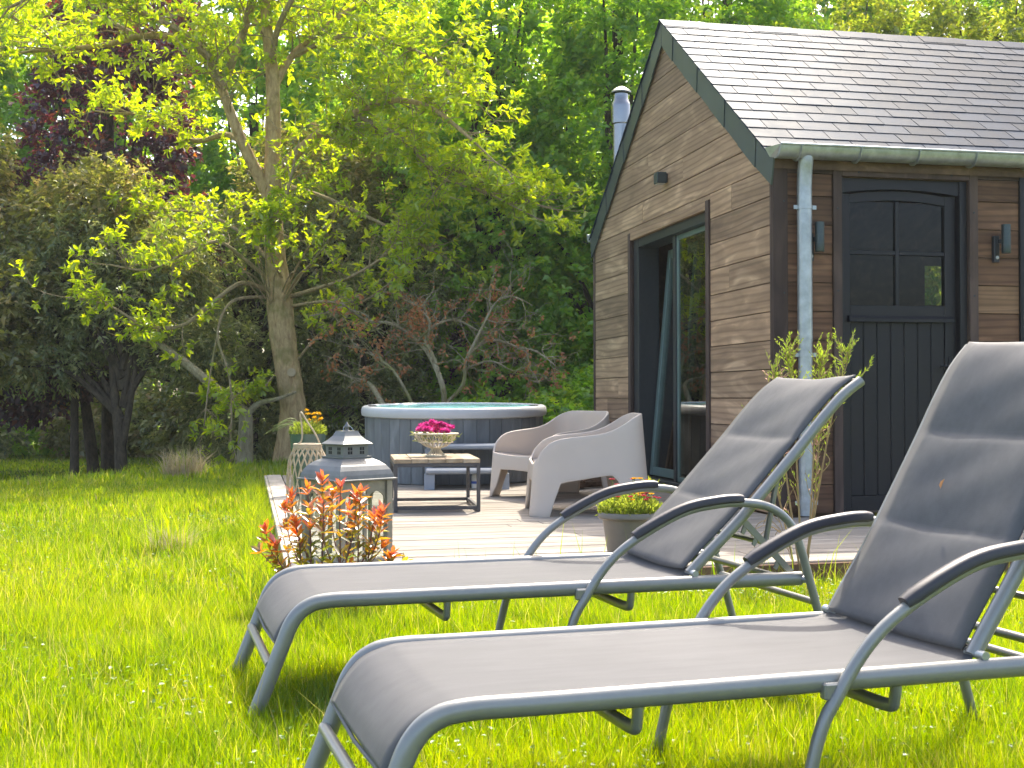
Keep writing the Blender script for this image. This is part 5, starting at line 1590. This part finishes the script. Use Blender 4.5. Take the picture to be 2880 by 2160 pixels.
ws = empty('withered_shrub', (-.95, 15.3, float(ground_h(-.95,15.3)) - .05)); tag(ws, 'bare spreading shrub with few withered orange leaves behind the tub', 'shrub')
b0 = ws.location
def rw(dx, dy, dY=0.0): return atd(dx, dy, 15.3 + dY) - b0
wb = MB(); pp, dd_, uu, ll, ww, rr_ = [], [], [], [], [], []
def wtwig(p, d, L, r, depth):
    n = 4; pts = [p.copy()]; q = p.copy(); dv = d.normalized()
    for i in range(n):
        dv = (dv + Vector((random.gauss(0,.3), random.gauss(0,.25), random.gauss(0,.28)))).normalized(); q = q + dv*L/n; pts.append(q.copy())
        if depth < 2 and random.random() < .5: wtwig(q, dv*.6 + Vector((random.gauss(0,.7),random.gauss(0,.5),random.gauss(0,.6))), L*random.uniform(.4,.7), r*.6, depth+1)
        if random.random() < .07:
            for _ in range(random.randint(3,7)):
                pp.append(tuple(q + Vector((random.gauss(0,.03),random.gauss(0,.03),random.gauss(0,.03))))); dd_.append((random.gauss(0,1),random.gauss(0,1),-.8)); uu.append((random.gauss(0,1),random.gauss(0,1),random.gauss(0,1)))
                ll.append(random.uniform(.04,.075)); ww.append(random.uniform(.025,.045)); rr_.append(random.random())
    wb.tube(pts, [r*(1-.7*i/n) for i in range(n+1)], 4, False)
for ctrl, r0, nt_ in ([[(960,880),(955,830),(930,770),(900,735),(850,700),(790,690),(740,655)], .065, 16], [[(965,870),(1000,830),(1010,770),(1060,735),(1120,750),(1160,760),(1200,790)], .045, 20], [[(960,850),(940,780),(920,720),(980,690),(1050,720),(1100,700)], .045, 16],
                    [[(1010,770),(1050,690),(1075,650),(1110,640),(1150,660)], .03, 14], [[(890,870),(850,800),(800,760),(770,720)], .035, 12], [[(1000,800),(1060,780),(1120,810),(1170,830)], .025, 12], [[(830,880),(800,830),(760,815),(720,800)], .06, 8], [[(900,740),(930,700),(900,660),(870,640)], .03, 12]):
    pth = cat_spline([tuple(rw(a, b, random.uniform(-.4,.3))) for a, b in ctrl], 5)
    m_ = len(pth); wb.tube(pth, [r0*.62*(1 - .75*i/(m_-1)) for i in range(m_)], 6)
    for k in range(nt_):
        i = random.randint(m_//4, m_-2); t = (pth[i+1]-pth[i]).normalized()
        wtwig(pth[i], t*.6 + Vector((random.gauss(0,.6),random.gauss(0,.5),random.gauss(.1,.5))), random.uniform(.25,.6), .008, 0)
wb.build('branches', M['barkmoss'], ws)
for _ in range(150):     # denser withered clump
    q = rw(905 + random.gauss(0,16), 690 + random.gauss(0,16), random.uniform(-.2,.2))
    pp.append(tuple(q)); dd_.append((random.gauss(0,1),random.gauss(0,1),-.6)); uu.append((random.gauss(0,1),random.gauss(0,1),random.gauss(0,1))); ll.append(random.uniform(.04,.075)); ww.append(random.uniform(.025,.045)); rr_.append(random.random())
link('leaves', leaf_mesh('leaves', np.array(pp), np.array(dd_), np.array(uu), ll, ww, LM['orange'], rr_), ws)

# ---------------------------------------------------------------- grass
LM['grass'] = leafmat('grass_blade', [(0,(.045,.100,.004)),(.35,(.105,.178,.004)),(.65,(.172,.236,.006)),(.86,(.25,.27,.02)),(1,(.42,.34,.12))], [(0,(.15,.31,.002)),(.35,(.33,.49,.002)),(.65,(.52,.62,.003)),(.86,(.68,.66,.02)),(1,(.64,.53,.18))], .55, .035, .35)
LM['straw'] = leafmat('straw', [(0,(.42,.33,.17)),(1,(.62,.54,.36))], [(0,(.5,.4,.2)),(1,(.7,.6,.38))], .4, .03)
def blades(xy, H, Wd, lean, rnd, zoff=0.0):
    n = len(xy)
    z = ground_h(xy[:,0], xy[:,1]) - .006 + zoff
    b = np.column_stack([xy, z])
    a = RNG.uniform(0, 2*np.pi, n)
    side = np.column_stack([np.cos(a), np.sin(a), np.zeros(n)])
    a2 = RNG.uniform(0, 2*np.pi, n); ln_ = lean*RNG.random(n)
    fw = np.column_stack([np.cos(a2)*ln_, np.sin(a2)*ln_, np.zeros(n)])
    up = np.array([0,0,1.])
    H = H[:,None]; Wd = Wd[:,None]
    mid = b + up*H*.55 + fw*H*.30; tip = b + up*H*(1 - .12*ln_[:,None]) + fw*H
    V = np.stack([b - side*Wd*.5, b + side*Wd*.5, mid + side*Wd*.42, mid - side*Wd*.42, tip], 1)
    return V, rnd
def grass_object(name, Vs, rnd, mat):
    n = len(Vs); V = Vs.reshape(-1,3); k = np.arange(n)*5
    q = np.stack([k,k+1,k+2,k+3],1); t = np.stack([k+3,k+2,k+4],1)
    me = bpy.data.meshes.new(name)
    me.vertices.add(len(V)); me.vertices.foreach_set('co', V.ravel().astype(np.float32))
    li = np.concatenate([q.ravel(), t.ravel()])
    me.loops.add(len(li)); me.loops.foreach_set('vertex_index', li.astype(np.int32))
    me.polygons.add(2*n)
    me.polygons.foreach_set('loop_start', np.concatenate([np.arange(n)*4, 4*n + np.arange(n)*3]).astype(np.int32))
    me.update(calc_edges=True)
    a_ = me.attributes.new('rnd','FLOAT','POINT'); a_.data.foreach_set('value', np.repeat(np.asarray(rnd,np.float32), 5))
    me.materials.append(mat)
    return me
def lawn_points(n, y0, y1, marg=.35):
    y = np.sqrt(RNG.random(n)*(y1*y1 - y0*y0) + y0*y0)
    x = (RNG.random(n)*2 - 1)*(y*.415 + marg)
    dx, dy = x - C0.x, y - C0.y
    t = dx*DV.x + dy*DV.y; s = dx*GV.x + dy*GV.y
    ok = ~((t > DT0 - .03) & (s > DS0 - .03) & (s < DS1 + .02))
    ok &= ~((t > -.1) & (s > -.3) & (s < GW + .3) & (t < LEN + .3))
    return np.column_stack([x, y])[ok]
def patch(xy, f, ph=0.0):
    x, y = xy[:,0]*f, xy[:,1]*f
    return (np.sin(x*1.3 + 1.7*np.sin(y*.9 + ph)) + np.sin(y*1.7 + 1.3*np.sin(x*1.1 - ph)) + np.sin((x+y)*2.3 + ph))/3
parts, rn = [], []
for (n, y0, y1, h, w) in ((120000, 1.7, 3.3, .115, .0031), (150000, 3.3, 5.2, .115, .0041), (125000, 5.2, 8.5, .11, .0056), (95000, 8.5, 12.5, .09, .0095), (60000, 12.5, 17.0, .10, .013), (42000, 17.0, 26.0, .08, .022)):
    xy = lawn_points(n, y0, y1)
    p1, p2 = patch(xy, 1.1), patch(xy, 4.7, 2.0)
    H = h*(.72 + .35*RNG.random(len(xy)) + .22*p1 + .25*p2)*(RNG.random(len(xy))**.35)
    H = np.clip(H, .015, None)
    yc = np.clip(15.3 + (xy[:,0] + 3.0)*1.75, 11.0, 15.3)
    crest = np.exp(-((xy[:,1] - yc + .2)/.5)**2); H *= 1 + .9*crest*RNG.random(len(xy))
    r = np.clip(.46 + .10*patch(xy, .8, 1.0) + .10*patch(xy, 3.1, .5) + .10*patch(xy, 9.0, 1.5) + RNG.normal(0,.19,len(xy)), 0, .86)
    dry = RNG.random(len(xy)) < .035 + .05*(patch(xy, 1.9, 4.0) > .45)
    r[dry] = RNG.uniform(.88,1,dry.sum())
    V, _ = blades(xy, H, w*RNG.uniform(.6,1.25,len(xy)), .55, r)
    parts.append(V); rn.append(r)
# tall seed stems along the deck edge
ts = np.array([[*cab(random.uniform(-2.6,1.6), DS0 - random.uniform(.03,.14)).xy] for _ in range(150)])
V, _ = blades(ts, RNG.uniform(.18,.48,len(ts))*(RNG.random(len(ts))**.5), np.full(len(ts),.0045), .5, None); parts.append(V); rn.append(RNG.uniform(.1,.7,len(ts)))
# longer fringe along the left deck edge
ts = np.array([[*cab(DT0 - random.uniform(.03,.22), random.uniform(DS0 - .1, DS1 - .5)).xy] for _ in range(5200)])
V, _ = blades(ts, RNG.uniform(.08,.20,len(ts)), RNG.uniform(.004,.008,len(ts)), .7, None); parts.append(V); rn.append(np.clip(RNG.normal(.5,.2,len(ts)),0,.9))
# wispy long blades and seed stalks
xy = lawn_points(9000, 2.2, 9.0)
V, _ = blades(xy, RNG.uniform(.12,.20,len(xy)), np.full(len(xy),.0022), .8, None); parts.append(V); rn.append(np.where(RNG.random(len(xy)) < .35, RNG.uniform(.9,1,len(xy)), RNG.uniform(.3,.85,len(xy))))
# flat thatch between the blades
xy = lawn_points(26000, 1.9, 8.0)
xy = xy[patch(xy, 1.6, 3.3) + .35*RNG.normal(size=len(xy)) > .25]
V, _ = blades(xy, RNG.uniform(.02,.05,len(xy)), np.full(len(xy),.004), 2.6, None); parts.append(V); rn.append(RNG.uniform(.88,1,len(xy)))
go = link('grass', grass_object('grass', np.concatenate(parts), np.concatenate(rn), LM['grass']))
tag(go, 'long sunlit green grass of the lawn', 'grass', kind='stuff')

# clover and other broad-leaved weeds in the turf
LM['clover'] = leafmat('clover_leaf', [(0,(.06,.14,.02)),(1,(.14,.23,.03))], [(0,(.18,.36,.01)),(1,(.36,.54,.02))], .45, .05)
xy = lawn_points(30000, 1.9, 9.0)
xy = xy[patch(xy, 1.4, 5.1) + .3*RNG.normal(size=len(xy)) > .42]
n = len(xy)
ang = RNG.uniform(0,6.28,n)
pz = ground_h(xy[:,0], xy[:,1]) + RNG.uniform(.03,.075,n)
cl = leaf_mesh('clover', np.column_stack([xy, pz]), np.column_stack([np.cos(ang), np.sin(ang), RNG.uniform(-.1,.4,n)]), np.repeat([[0,0,1.]],n,0) + rdir(n)*.4, RNG.uniform(.010,.022,n), RNG.uniform(.010,.018,n), LM['clover'], RNG.random(n), 'leaf', .15, .1)
tag(link('clover', cl), 'patches of clover growing among the lawn grass', 'clover', kind='stuff')

# dry tufts
def tuft(name, label, x, y, n, spread, h, w, mat, lean, r0=0., r1=1.):
    a = RNG.uniform(0,6.28,n); rr = spread*np.sqrt(RNG.random(n))
    xy = np.column_stack([rr*np.cos(a), rr*np.sin(a)])
    V, _ = blades(np.zeros((n,2)) + xy + np.array([x,y]), h*RNG.uniform(.4,1.1,n), np.full(n,w), lean, None)
    V = V - np.array([x, y, 0])
    o = empty(name, (x, y, 0)); tag(o, label, 'grass tuft')
    link('blades', grass_object('blades', V, RNG.uniform(r0,r1,n), mat), o)
    return o
t1 = tuft('dry_grass_tuft', 'pale feathery dry grass tuft on the lawn left of the deck', -1.98, 7.25, 420, .11, .20, .0026, LM['straw'], 1.3, .3, 1.)
t2 = tuft('dry_grass_tuft', 'tangled brown grass heap at the shady lawn edge', -3.55, 13.45, 420, .22, .36, .008, LM['straw'], 1.3, 0, .5)
for t_, n in ((t1, 60), (t2, 30)):
    x, y = t_.location.x, t_.location.y
    xy = np.array([[x + random.gauss(0,.08), y + random.gauss(0,.08)] for _ in range(n)])
    V, _ = blades(xy, RNG.uniform(.2,.42,n), np.full(n,.008), .55, None)
    link('green_blades', grass_object('green_blades', V - np.array([x,y,0]), RNG.uniform(.3,.75,n), LM['grass']), t_)
# thin haze volume, added to lift the dark shade in the distance
hz = MB().box(-60, 60, -20, 80, -2.0, 16.0).mesh('haze', None)
hm = bpy.data.materials.new('added_haze'); hm.use_nodes = True
hm.node_tree.nodes.clear()
ho = hm.node_tree.nodes.new('ShaderNodeOutputMaterial'); hv = hm.node_tree.nodes.new('ShaderNodeVolumePrincipled')
hv.inputs['Color'].default_value = (.93,.95,.95,1); hv.inputs['Density'].default_value = .0007; hv.inputs['Anisotropy'].default_value = .2
hm.node_tree.links.new(hv.outputs[0], ho.inputs['Volume'])
hz.materials.append(hm)
tag(link('haze', hz), 'thin haze added over the garden to lift the dark shade', 'haze', kind='stuff')
print('objects', len(bpy.data.objects), 'tris', sum(len(o.data.loop_triangles) if False else len(o.data.polygons) for o in bpy.data.objects if o.type == 'MESH'))
